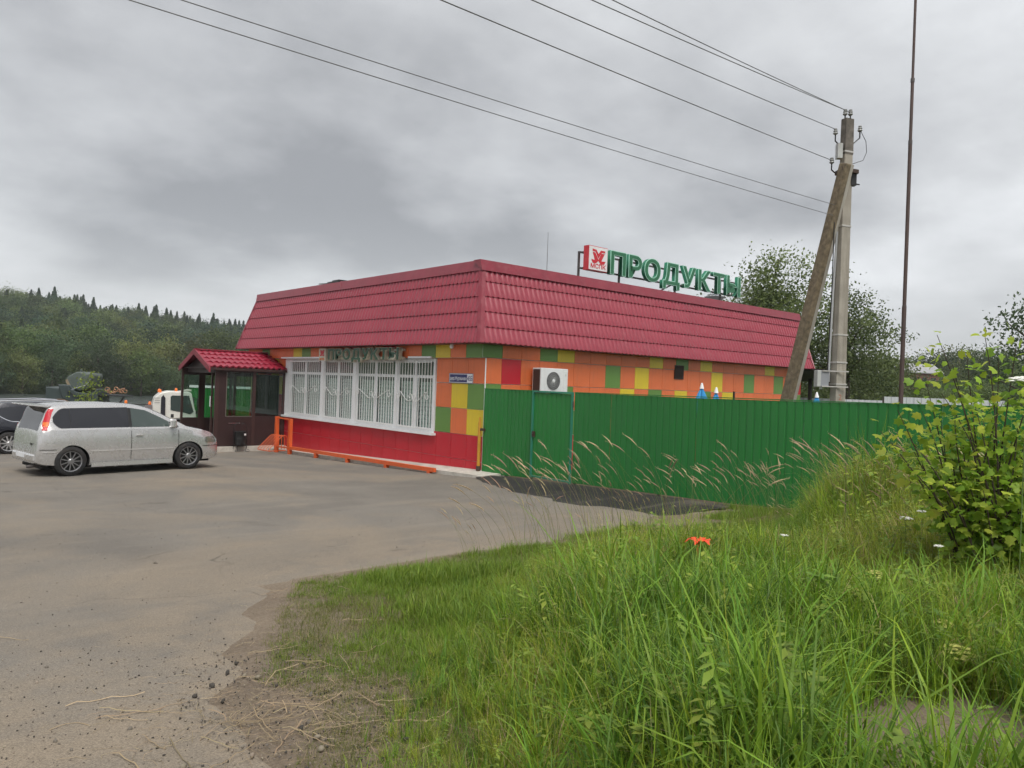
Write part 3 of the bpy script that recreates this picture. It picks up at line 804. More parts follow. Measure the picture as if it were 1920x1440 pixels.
# ------------------------------------------------------------------ entrance porch
BROWN = pm('dark brown cladding', (.030, .013, .013), .45, var=.18, dirt=.2, streak=True, dcol=(.06, .035, .03))
BROWN2 = pm('brown metal post', (.048, .024, .022), .4, var=.1)
PGLASS = glassmat('porch glass', (.74, .83, .79), refl=.06)
po = thing('entrance_porch', 'dark brown glazed porch with a small burgundy gable roof left of the barred window', 'porch', (-1.2, 14.05, -.36))
PY0, PY1, PX0 = 12.50, 15.55, -2.62
MB().box(-2.95, .1, 12.25, 15.9, -.85, -.345).build('base_slab', CONC, po)
def wallpart(m_, nm='wall_panel', mat=BROWN): return m_.build(nm, mat, po)
# right side wall
wallpart(MB().box(-2.50, .12, PY0, PY0 + .05, -.34, .80)); wallpart(MB().box(-2.50, .12, PY0, PY0 + .05, 2.46, 2.60))
for x0, x1 in ((-2.64, -2.50), (-1.20, -1.08), (.02, .125)): MB().box(x0, x1, PY0 - .012, PY0 + .062, -.34, 2.56).build('post', BROWN2, po)
MB().box(-2.50, -2.20, PY0 + .004, PY0 + .046, .80, 2.46).build('wall_panel', BROWN, po)
MB().box(-2.20, -1.20, PY0 + .02, PY0 + .026, .80, 2.46).build('pane', PGLASS, po)
MB().box(-1.08, .02, PY0 + .02, PY0 + .026, .80, 2.46).build('pane', PGLASS, po)
MB().box(-2.22, -2.20, PY0 - .01, PY0 + .01, .78, 2.46).box(-2.22, -1.19, PY0 - .01, PY0 + .01, .78, .80).build('pane_trim', pm('grey trim', (.16, .13, .12), .4), po)
MB().box(-1.10, .0, PY0 + .30, PY0 + .33, -.3, 2.4).build('notice_board', pm('dark board', (.018, .017, .018), .5), po)
# left side wall
MB().box(-2.80, .12, PY1 - .05, PY1, -.34, .58).build('wall_panel', BROWN, po); MB().box(-2.80, .12, PY1 - .05, PY1, 2.30, 2.60).build('wall_panel', BROWN, po)
for x0, x1 in ((-2.88, -2.80), (-2.20, -1.96), (-.95, -.85), (.02, .125)): MB().box(x0, x1, PY1 - .062, PY1 + .012, -.34, 2.56).build('post', BROWN2, po)
for x0, x1 in ((-2.80, -2.20), (-1.96, -.95), (-.85, .02)): MB().box(x0, x1, PY1 - .028, PY1 - .022, .58, 2.30).build('pane', PGLASS, po)
# open front: header and door posts
MB().box(-2.66, -2.60, PY0 + .06, PY1 - .06, 2.40, 2.60).build('header', BROWN, po)
MB().box(-2.66, -2.60, PY0 + .30, PY0 + .36, -.34, 2.40).build('post', BROWN2, po)
nb_ = MB().obox((-2.63, PY0 + .42, 1.33), (.006, 0, 0), (0, .12, 0), (0, 0, .20)).build('notice', pm('paper notice', (.62, .64, .64), .7), po)
# gable triangle
MB().prism([(-2.66, 12.48, 2.60), (-2.66, 14.05, 3.18), (-2.66, 15.60, 2.60)], (.05, 0, 0)).build('gable', BROWN, po)
# door leaf swung inwards along the right wall
dr = MB().box(-2.55, -1.75, 12.74, 12.79, -.30, .58).box(-2.55, -2.45, 12.74, 12.79, .58, 2.34).box(-1.85, -1.75, 12.74, 12.79, .58, 2.34).box(-2.45, -1.85, 12.74, 12.79, 2.24, 2.34).build('door', BROWN2, po)
MB().box(-2.45, -1.85, 12.762, 12.768, .58, 2.24).build('pane', PGLASS, dr)
MB().cyl((-1.80, 12.84, .85), (-1.80, 12.84, 1.25), .015).build('handle', pm('bright steel', (.6, .6, .62), .25, 1.0), dr)
MB().box(-2.1, -1.65, PY0 - .03, PY0 - .0, .52, .54).build('handle', pm('bright steel', (0, 0, 0)), po)
# roof
pr = MB().prism([(-2.90, 12.36, 2.60), (-2.90, 14.05, 3.20), (-2.90, 15.72, 2.60), (-2.90, 14.05, 3.14)], (3.0, 0, 0)).build('roof', BURG2, po)
for sgn in (-1, 1):
    for k in range(4):
        f0, f1 = k / 4, (k + 1) / 4
        xs = np.arange(-2.90, .10, .23 / 8); ph = ((xs + 2.90) / .23) % 1
        wv = .028 * np.sin(ph * math.pi) ** .8
        rows = []
        for f, off in ((f0, -.01), (f0, .045), (f0 + .02, .048), ((f0 + f1) / 2, .026), (f1 + .02, .01)):
            y = 12.34 + (14.05 - 12.34) * f; z = 2.625 + (3.235 - 2.625) * f
            nY, nZ = -.33, .944
            Y = y + nY * (off + wv); Z = z + nZ * (off + wv) + (-.02 * np.sin(ph * 2 * math.pi + .4) if f <= f0 + .02 else 0)
            if sgn > 0: Y = 2 * 14.05 - Y
            rows.append(np.column_stack([xs, Y, Z]))
        MB().grid(rows).build('tile_course', pm('burgundy porch tile', (.255, .016, .036), .33, var=.05), pr, smooth=True, ang=50)
MB().bar((-2.93, 14.05, 3.30), (.13, 14.05, 3.30), .16, .05).build('ridge', BURG2, pr)
for y in (12.33, 15.76):
    MB().prism([(-2.94, 14.05, 3.32), (-2.94, 14.05, 3.10), (-2.94, y, 2.43), (-2.94, y, 2.63)], (.05, 0, 0)).build('barge_board', BURG2, pr)
MB().box(-2.88, .12, 12.33, 12.37, 2.52, 2.61).box(-2.88, .12, 15.70, 15.76, 2.52, 2.61).build('fascia', BROWN2, pr)
MB().box(-2.86, .12, 12.4, 15.8, 2.57, 2.60).build('ceiling', BROWN, po)

# ------------------------------------------------------------------ orange rail and cycle stand
ORP = pm('orange enamel', (.62, .10, .022), .42, var=.08, dirt=.3, dcol=(.35, .12, .06))
def sq(m_, p, q, w): return m_.bar(p, q, w, w)
rl = thing('guard_rail', 'long low orange guard rail on short posts in front of the red wall base', 'rail', (-.72, 5.6, -.3))
RY = [1.25, 3.5, 5.85, 8.05]
zr = lambda y: float(np.interp(y, [1, 11.3], [-.055, -.25])) + .0
MB().bar((-.72, 1.0, zr(1.0)), (-.72, 10.05, zr(10.05)), .09, .11).build('rail', ORP, rl)
for y in RY: MB().box(-.78, -.66, y - .06, y + .06, gf(-.72, y) - .05, zr(y) - .055).build('post', ORP, rl)
cs = thing('cycle_stand', 'orange cycle stand of bent tubes between two tall square posts by the porch', 'bicycle rack', (-.72, 10.7, -.5))
for y in (10.12, 11.28): MB().box(-.78, -.66, y - .065, y + .065, gf(-.72, y) - .03, .83 if y < 11 else .86).build('post', ORP, cs)
MB().bar((-.72, 10.18, .80), (-.72, 11.22, .82), .05, .05).build('top_bar', ORP, cs)
MB().bar((-.72, 10.18, -.24), (-.72, 11.22, -.27), .05, .05).build('low_bar', ORP, cs)
for k in range(5):
    y = 10.3 + k * .24; z0 = gf(-1, y) + .16
    P = [(-.74, y, z0), (-.74, y, z0 + .40), (-.78, y, z0 + .49), (-.86, y, z0 + .53), (-.95, y, z0 + .50), (-1.40, y + .02, z0 + .06), (-1.43, y + .02, z0), (-1.38, y + .02, z0 - .03)]
    MB().tube(P, .016, 8).build('hoop', ORP, cs, smooth=True)
MB().bar((-1.39, 10.28, gf(-1.4, 10.3) + .13), (-1.39, 11.3, gf(-1.4, 11.3) + .13), .025, .025).bar((-1.39, 10.4, gf(-1.4, 10.3) + .13), (-.74, 10.4, gf(-1.4, 10.3) + .13), .025, .025).build('base_bar', ORP, cs)

# ------------------------------------------------------------------ litter bin on scrolled iron stand
IRON = pm('black iron', (.012, .012, .013), .4, var=.1)
bx_, by_ = -1.75, 12.18
bz = gf(bx_, by_) + .012
bn = thing('litter_bin', 'small black litter bin on a scrolled wrought iron stand beside the porch', 'bin', (bx_, by_, bz))
MB().lathe([(.15, .24), (.19, .25), (.21, .50), (.22, .74), (.23, .76), (.20, .765), (.19, .70), (.001, .30)], 14, (bx_, by_, bz)).build('bucket', IRON, bn, smooth=True)
for k in range(4):
    a_ = R(45 + 90 * k); c_, s_ = math.cos(a_), math.sin(a_)
    P = [(bx_ + c_ * r_, by_ + s_ * r_, bz + z) for r_, z in ((.17, .30), (.24, .24), (.25, .14), (.20, .09), (.24, .02), (.34, .015), (.38, .06), (.34, .10), (.29, .08))]
    MB().tube(P, .011, 6).build('leg', IRON, bn, smooth=True)
MB().tube([(bx_ + .24 * math.cos(t_ / 20 * 2 * math.pi), by_ + .24 * math.sin(t_ / 20 * 2 * math.pi), bz + .52) for t_ in range(21)], .009, 5).build('ring', IRON, bn)
for sg in (-1, 1):
    MB().tube([(bx_ + sg * .25, by_, bz + .1), (bx_ + sg * .26, by_, bz + .8), (bx_ + sg * .2, by_, bz + 1.02), (bx_ + sg * .08, by_, bz + 1.08), (bx_ + sg * .04, by_, bz + 1.0)], .010, 6).build('upright', IRON, bn, smooth=True)
MB().obox((bx_ + .10, by_ - .215, bz + .66), (.04, .012, 0), (.0, .006, 0), (0, 0, .035)).build('badge', pm('badge silver', (0, 0, 0)), bn)

# ------------------------------------------------------------------ green fence and gate
FG = pm('green profiled steel', (.011, .158, .025), .42, var=.06, vscale=.7, rnd=.07, dirt=.22, streak=True, dcol=(.05, .12, .05))
TEAL = pm('teal gate frame', (.022, .20, .125), .45, var=.08, dirt=.3, dcol=(.05, .12, .08))
def profiled(L_, z0, z1, pitch=.165, depth=.014, slope=0.0):
    """corrugated sheet standing in plane X=0 running towards -Y from the origin"""
    n = int(round(L_ / pitch)); pts = []
    for k in range(n):
        y = k * pitch
        pts += [(0, y), (0, y + pitch * .70), (depth, y + pitch * .78), (depth, y + pitch * .92)]
    pts.append((0, n * pitch))
    P = [[(x, -y, z0 + slope * y), (x, -y, z1)] for x, y in pts]
    m_ = MB(); m_.grid(P); return m_, n * pitch
fe = thing('green_fence', 'tall green corrugated steel fence running from the shop corner to the shrub at the right', 'fence', (0, -7, .05))
def fz(y): return float(np.interp(-y, [0, 3.6, 7, 9, 11, 13, 16], [2.245, 2.25, 2.25, 2.27, 2.30, 2.34, 2.38]))
def fb(y): return gf(-.1, y) + .06
y = -.16; k = 0
spans = []
while y > -2.0: spans.append((y, max(y - .99, -2.06))); y -= .99
y = -3.56
while y > -16: spans.append((y, y - 1.155)); y -= 1.155
for a_, b_ in spans:
    n = max(2, int(round((a_ - b_) / .165)))
    m_, L_ = profiled(a_ - b_, 0, 1, (a_ - b_) / n)
    V = []
    for (x, yy, zt) in m_.v:
        Y = a_ + yy; V.append((x + (.003 if k % 2 else 0), Y, fz(Y) if zt > .5 else (fb(Y) if Y > -2.2 or Y < -3.5 else .1)))
    m_.v = V; m_.build('sheet', FG, fe); k += 1
MB().bar((.012, -.16, fz(-.2) + .004), (.012, -2.06, fz(-2) + .004), .036, .018).bar((.012, -3.56, fz(-3.6) + .004), (.012, -11, fz(-11) + .004), .036, .018).bar((.012, -11, fz(-11) + .004), (.012, -16, fz(-16) + .004), .036, .018).build('cap_strip', FG, fe)
for y in (-1.1, -2.08, -3.60, -6.1, -8.6, -11.1, -13.6): MB().box(.03, .09, y - .03, y + .03, -.2, fz(y) - .02).build('post', STEEL, fe)
for z in (.5, 1.9): MB().box(.021, .029, -16, -3.6, z, z + .04).build('rail', STEEL, fe)
ga = thing('yard_gate', 'green corrugated gate in a teal steel frame below the air conditioner', 'gate', (0, -2.8, .1))
m_, L_ = profiled(1.30, .15, 2.205, .1625)
m_.v = [(x - .012, yy - 2.17, z) for x, yy, z in m_.v]
m_.build('leaf', FG, ga)
fr = MB().box(-.045, .005, -2.165, -2.115, .08, 2.26).box(-.045, .005, -3.53, -3.49, .08, 2.26).box(-.045, .005, -3.49, -2.165, 2.215, 2.258).box(-.045, .005, -3.49, -2.165, .10, .135)
fr.build('gate_frame', TEAL, ga)
MB().box(-.065, -.02, -2.25, -2.17, 1.10, 1.24).cyl((-.09, -2.21, 1.17), (-.02, -2.21, 1.17), .018).build('lock', pm('rusty lock', (.05, .028, .02), .7, var=.3), ga)
for z in (.55, 1.9): MB().cyl((-.03, -3.555, z), (-.03, -3.555, z + .14), .015).build('hinge', STEEL, ga)
# yellow post at the shop corner
OCH = pm('ochre pipe paint', (.50, .24, .022), .5, var=.14, dirt=.35, dcol=(.22, .10, .04))
yp = thing('gas_riser', 'ochre painted steel pipe post standing at the corner beside the green fence', 'post', (-.06, -.08, 0))
MB().tube([(-.06, -.08, -.1), (-.06, -.08, 1.33), (-.06, -.08, 1.34), (-.06, -.08, 1.47)], [.045, .045, .03, .028], 12).build('pipe', OCH, yp, smooth=True)
MB().cyl((-.06, -.08, .02), (-.06, -.08, .15), .062).build('sleeve', pm('rusty lock', (0, 0, 0)), yp)
MB().bar((-.06, -.10, 1.14), (-.03, -.27, 1.14), .04, .07).build('bracket', pm('rusty lock', (0, 0, 0)), yp)

# ------------------------------------------------------------------ utility pole with strut
PCON = pm('weathered pole concrete', (.30, .275, .235), .9, var=.16, vscale=3, bump=.3, bscale=30, dirt=.65, streak=True, dcol=(.15, .125, .095))
PLICH = pm('lichen stained concrete', (.185, .145, .095), .95, var=.35, vscale=14, bump=.7, bscale=45, dirt=.6, dcol=(.06, .052, .04))
PX, PYY = 1.06, -9.42
up_ = thing('utility_pole', 'tall tapered concrete utility pole rising behind the green fence', 'utility pole', (PX, PYY, .2))
imgr = Vector((math.cos(AZ), -math.sin(AZ), 0)); imgf = Vector((math.sin(AZ), math.cos(AZ), 0))
def taper(m_, p, q, a, w0, w1, d0, d1):
    p, q, a = Vector(p), Vector(q), Vector(a).normalized(); d_ = (q - p).normalized(); b_ = d_.cross(a).normalized()
    P = []
    for c_, w, dd in ((p, w0, d0), (q, w1, d1)):
        P += [c_ - a * w / 2 - b_ * dd * .38, c_ + a * w / 2 - b_ * dd * .38, c_ + a * w * .5 + b_ * dd * .3, c_ + a * w * .36 + b_ * dd / 2, c_ - a * w * .36 + b_ * dd / 2, c_ - a * w / 2 + b_ * dd * .3]
    return m_.add(P, [tuple(range(6))[::-1], tuple(range(6, 12))] + [(i, (i + 1) % 6, 6 + (i + 1) % 6, 6 + i) for i in range(6)])
ptop = Vector((PX, PYY, 0)) + imgr * .0
ax1 = (imgr * .93 + imgf * .36)
taper(MB(), (PX, PYY, -.3), (PX, PYY, 7.62), ax1, .262, .185, .24, .17).build('pole', PCON, up_, bevel=.012)
taper(MB(), (PX, PYY, 6.95), (PX, PYY, 7.625), ax1, .196, .190, .186, .175).build('weathered_top', pm('dark weathered concrete', (.13, .115, .10), .95, var=.35, vscale=9, bump=.4, dirt=.6, streak=True, dcol=(.05, .045, .04)), up_)
foot = Vector((.98, -7.89, -.3)); shead = Vector((PX, PYY, 6.72)) - imgr * .06 - imgf * .19
sd_ = (shead - foot).normalized(); sa_ = (ax1 - sd_ * ax1.dot(sd_)).normalized(); sb_ = sd_.cross(sa_).normalized()
def slab(o0, o1, d0, d1):
    P = []
    for c_, k in ((foot, 1.10), (shead, .92)):
        P += [c_ + sa_ * o0 * k + sb_ * d0 * k, c_ + sa_ * o1 * k + sb_ * d0 * k, c_ + sa_ * o1 * k + sb_ * d1 * k, c_ + sa_ * o0 * k + sb_ * d1 * k]
    return MB().add(P, [(0, 3, 2, 1), (4, 5, 6, 7), (0, 1, 5, 4), (1, 2, 6, 5), (2, 3, 7, 6), (3, 0, 4, 7)])
slab(-.115, .025, -.10, .10).build('strut', PLICH, up_, bevel=.012)
slab(.0255, .105, -.085, .085).build('strut_side', pm('pale lit concrete face', (.40, .375, .335), .9, var=.12, dirt=.35, dcol=(.24, .20, .15)), up_)  # free of lichen, and light on this side of the strut painted in as paler colour
for z in (3.55, 5.6, 7.0, 3.03, 2.62): 
    w = float(np.interp(z, [0, 7.6], [.268, .19]))
    taper(MB(), (PX, PYY, z - .015), (PX, PYY, z + .015), ax1, w + .012, w + .012, w * .93 + .012, w * .93 + .012).build('strap', pm('galvanised strap', (.50, .48, .45), .4, .4, var=.1), up_)
CER = pm('grey porcelain', (.26, .265, .26), .3, var=.15)
def insulator(p, lean, name='insulator'):
    p = Vector(p); l = Vector(lean).normalized()
    o_ = MB().lathe([(.001, .11), (.026, .11), (.034, .10), (.028, .08), (.042, .06), (.030, .05), (.046, .02), (.03, .0), (.001, .0)], 12, p, l).build(name, CER, up_, smooth=True)
    return o_
pw = Vector((-.754, .0, 0))
WD = Vector((-7.0, -.15, 0)).normalized()
T0 = Vector((PX, PYY, 0))
INS = [(T0 - imgr * .05 + Vector((0, 0, 7.70)), 7.86), (T0 + imgr * .05 + Vector((0, 0, 7.70)), 7.82), (T0 - imgr * .22 + Vector((0, 0, 7.33)), 7.42), (T0 - imgr * .27 + Vector((0, 0, 6.78)), 6.90), (T0 + imgr * .24 + Vector((0, 0, 7.40)), 7.5)]
for p, _ in INS:
    insulator(p, (0, 0, 1))
    q = T0 + Vector((0, 0, p.z - .22)); mid_ = Vector((p.x, p.y, p.z - .12))
    MB().tube([q, (q + mid_) / 2 + Vector((0, 0, -.06)), mid_, p + Vector((0, 0, .03))], .013, 6).build('hook', IRON, up_, smooth=True)
MB().obox(T0 + Vector((0, 0, 6.62)) + imgr * .02, ax1.normalized() * .2, imgf * .17, Vector((0, 0, .035))).build('clamp', pm('rusty lock', (0, 0, 0)), up_)
MB().obox(T0 + Vector((0, 0, 6.48)) + imgr * .14, imgr * .05, imgf * .05, Vector((0, 0, .11))).bar(T0 + Vector((0, 0, 6.42)) + imgr * .1, T0 + Vector((0, 0, 6.40)) + imgr * .27, .02, .02).build('clamp', IRON, up_)
MB().obox(T0 + Vector((0, 0, 7.0)) - imgr * .16 - imgf * .05, imgr * .045, imgf * .06, Vector((0, 0, .14))).build('junction_box', pm('pale grey box', (.42, .43, .42), .5, var=.08, dirt=.3), up_)
# jumper loop
MB().tube([T0 + imgr * .25 + Vector((0, 0, 7.42)), T0 + imgr * .36 + Vector((0, 0, 7.22)), T0 + imgr * .38 + Vector((0, 0, 7.02)), T0 + imgr * .32 + Vector((0, 0, 6.86)), T0 + imgr * .1 + Vector((0, 0, 6.78))], .006, 5).build('jumper_cable', IRON, up_, smooth=True)
nb = text_mesh('2', .16, .002, .0); nf = -imgf * .92 + imgr * .36
nfr = Matrix(((ax1.normalized().x, 0, nf.x, 0), (ax1.normalized().y, 0, nf.y, 0), (0, 1, 0, 0), (0, 0, 0, 1)))
b_ = Vector((0, 0, 1)).cross(ax1.normalized())
place(nb, 'painted_number', pm('faded red paint', (.30, .13, .08), .8), up_, Matrix.Translation(T0 + Vector((0, 0, 2.32)) - ax1.normalized() * .10 - (b_ if b_.dot(imgf) > 0 else -b_) * .129) @ nfr)
# meter box, conduit, cable
mbx = thing('meter_box', 'pale grey metal meter box strapped to the left of the utility pole', 'meter box', (.78, -9.17, 2.6))
mc = T0 - imgr * .33 + Vector((0, 0, 2.715)) - imgf * .02
MB().obox(mc, imgr * .105, imgf * .09, Vector((0, 0, .155))).build('casing', pm('pale grey box', (0, 0, 0)), mbx, bevel=.008)
MB().obox(mc + imgr * .035, imgr * .073, imgf * .0915, Vector((0, 0, .15))).build('side_cover', pm('mid grey box', (.25, .26, .28), .5, var=.1), mbx)
for dz_ in (-.145, .145): MB().bar(mc - imgf * .1 + Vector((0, 0, dz_)) - imgr * .02, mc - imgf * .12 + imgr * .46 + Vector((0, 0, dz_)), .02, .022).build('strap', pm('galvanised strap', (0, 0, 0)), mbx)
MB().cyl(mc + Vector((0, 0, -.155)), mc + Vector((0, 0, -.20)), .025).build('gland', WHITE, mbx)
MB().tube([T0 - imgr * .175 + Vector((0, 0, 2.66)), T0 - imgr * .18 + Vector((0, 0, 3.0)), T0 - imgr * .155 + Vector((0, 0, 4.4)), T0 - imgr * .12 + Vector((0, 0, 5.5))], .022, 8).build('conduit', pm('grey conduit', (.36, .37, .38), .5), mbx, smooth=True)
MB().tube([mc + imgr * .1 + Vector((0, 0, -.1)), T0 - imgr * .205 + Vector((0, 0, 3.0)), T0 - imgr * .18 + Vector((0, 0, 4.4)), T0 - imgr * .22 + imgf * -.1 + Vector((0, 0, 5.8)), T0 - imgr * .2 - imgf * .1 + Vector((0, 0, 6.5))], .011, 6).build('cable', IRON, mbx, smooth=True)

# ------------------------------------------------------------------ overhead wires
ALU = pm('aged aluminium wire', (.16, .16, .165), .5, .3)
wlab = ['uppermost of the four thick overhead wires running up left from the pole top', 'second highest overhead wire, just below the topmost one at the pole', 'third overhead wire down, from the insulator left of the pole', 'lowest of the four thick overhead wires, ending above the strut head', 'upper of the two thin wires that reach the pole halfway up', 'lower of the two thin wires that reach the pole halfway up']
WIRES = [((INS[0][0] + Vector((0, 0, .10))), (-5.9, -9.72, 7.29)), ((INS[1][0] + Vector((0, 0, .06))), (-6.09, -9.55, 7.28)), ((INS[2][0] + Vector((0, 0, .10))), (-6.68, -9.04, 7.26)), ((INS[3][0] + Vector((0, 0, .06))), (-7.53, -8.3, 7.21)),
         (T0 - imgr * .10 + Vector((0, 0, 5.98)), (-10.98, -9.4, 5.59)), (T0 - imgr * .12 + Vector((0, 0, 5.78)), (-11.34, -9.09, 5.58))]
def cam_ray_z(px_, z_):
    return None
for i, (p, q) in enumerate(WIRES):
    p = Vector(p); q = Vector(q)
    # lift the exit point onto its line of sight at the wire's height
    d_ = q - CAM; zt = float((6.9, 6.85, 6.5, 6.1, 5.4, 5.25)[i])
    q = CAM + d_ * ((zt - CAM.z) / d_.z)
    e_ = p + (q - p) * 3.2                                   # on to the next pole, far to the left behind the camera
    P = []
    for k in range(41):
        t_ = k / 40 * 3.2
        z = p.z + (q.z - p.z) * t_ + .055 * (t_ * (t_ - 1.0)) * (1 if i < 4 else 2.0)
        P.append((p.x + (q.x - p.x) * t_, p.y + (q.y - p.y) * t_, z))
    o = MB().tube(P, (.0062 if i < 4 else .0045), 6).build('overhead_wire', ALU, smooth=True)
    tag(o, wlab[i], 'wire', 'overhead wires')

# ------------------------------------------------------------------ slender dark mast
ms = thing('antenna_mast', 'slender dark brown tube mast standing behind the fence right of the utility pole', 'mast', (1.66, -10.33, .2))
for z0, z1, r_ in ((.0, 4.1, .040), (4.1, 7.15, .034), (7.15, 8.3, .029), (8.3, 12.5, .024)):
    MB().tube([(1.66, -10.33, z0), (1.66, -10.33, z1)], r_, 10).build('tube_section', pm('rusty dark mast', (.070, .045, .040), .6, var=.2, dirt=.3, dcol=(.12, .06, .04)), ms, smooth=True)
for z in (4.1, 7.15, 8.3): MB().cyl((1.66, -10.33, z - .05), (1.66, -10.33, z + .02), .036).build('coupling', STEEL, ms)

# ------------------------------------------------------------------ things on the roof
rod = MB().tube([(5.13, 3.0, 5.70), (5.13, 3.0, 7.69)], [.012, .006], 6).build('lightning_rod', STEEL); tag(rod, 'thin upright metal rod on the flat roof left of the roof sign', 'rod')
fn = thing('roof_vent', 'galvanised funnel shaped vent cap on the roof below the last sign letters', 'vent', (14.4, 2.5, 5.7))
GALV = pm('galvanised sheet', (.50, .52, .54), .35, .5, var=.12)
MB().lathe([(.12, -.02), (.12, .40), (.16, .44), (.42, .64), (.44, .66), (.40, .645), (.14, .47)], 16, (14.4, 2.5, 5.7)).build('funnel', GALV, fn, smooth=True)
MB().lathe([(.30, .80), (.001, .88)], 16, (14.4, 2.5, 5.66)).build('rain_cap', GALV, fn, smooth=True)
for k in range(3):
    a_ = k * 2.1; MB().cyl((14.4 + .38 * math.cos(a_), 2.5 + .38 * math.sin(a_), 6.33), (14.4 + .28 * math.cos(a_), 2.5 + .28 * math.sin(a_), 6.47), .012, 6).build('leg', GALV, fn)
cl_ = thing('flood_light', 'dark flat floodlight resting on the front edge of the roof', 'lamp', (.35, 9.3, 5.8))
MB().box(.2, .55, 8.6, 9.1, 5.83, 5.92).build('housing', IRON, cl_, bevel=.01); MB().box(.22, .5, 9.15, 9.5, 5.82, 5.89).build('driver_box', IRON, cl_); MB().bar((.3, 9.5, 5.85), (.2, 10.1, 5.86), .05, .03).build('arm', IRON, cl_)
MB().tube([(.4, 8.6, 5.86), (.15, 8.35, 5.82), (.06, 8.2, 5.72), (.04, 8.15, 5.55)], .012, 6).build('cable', BURG2, cl_, smooth=True)
tn = MB().bar((9.5, .9, 5.72), (9.35, 1.0, 6.0), .05, .05).bar((9.3, .8, 5.86), (9.55, 1.2, 5.95), .03, .03).build('aerial_stub', pm('bright grey', (.55, .55, .55), .5)); tag(tn, 'short pale aerial stub on the roof under the sign letters', 'aerial')
# ------------------------------------------------------------------ vehicles
TYRE = pm('tyre rubber', (.016, .016, .017), .85, var=.2, vscale=20, dirt=.5, dcol=(.07, .06, .05))
RIM = pm('grey alloy', (.30, .30, .31), .3, .7, var=.06); RIM2 = pm('bright alloy', (.55, .55, .56), .25, .7)
ARCH = pm('wheel arch black', (.010, .010, .010), .9)
BLKP = pm('black plastic', (.014, .014, .015), .5)
CHROME = pm('chrome trim', (.7, .7, .72), .12, 1.0, var=.02)
def carglass(name, base, rough=.04):
    m_ = pm(name, base, rough, var=.03, spec=.6); return m_
def interp_fn(pts):
    xs, ys_ = zip(*pts); xs = np.array(xs); ys_ = np.array(ys_)
    m_ = np.zeros(len(xs)); d_ = np.diff(ys_) / np.diff(xs)
    for i in range(1, len(xs) - 1):
        m_[i] = 0 if d_[i - 1] * d_[i] <= 0 else 2 * d_[i - 1] * d_[i] / (d_[i - 1] + d_[i])
    m_[0], m_[-1] = d_[0], d_[-1]
    def f(x):
        x = np.clip(np.asarray(x, float), xs[0], xs[-1]); i = np.clip(np.searchsorted(xs, x) - 1, 0, len(xs) - 2)
        h_ = xs[i + 1] - xs[i]; t_ = (x - xs[i]) / h_
        return ((2 * t_**3 - 3 * t_**2 + 1) * ys_[i] + (t_**3 - 2 * t_**2 + t_) * h_ * m_[i] + (-2 * t_**3 + 3 * t_**2) * ys_[i + 1] + (t_**3 - t_**2) * h_ * m_[i + 1])
    return f
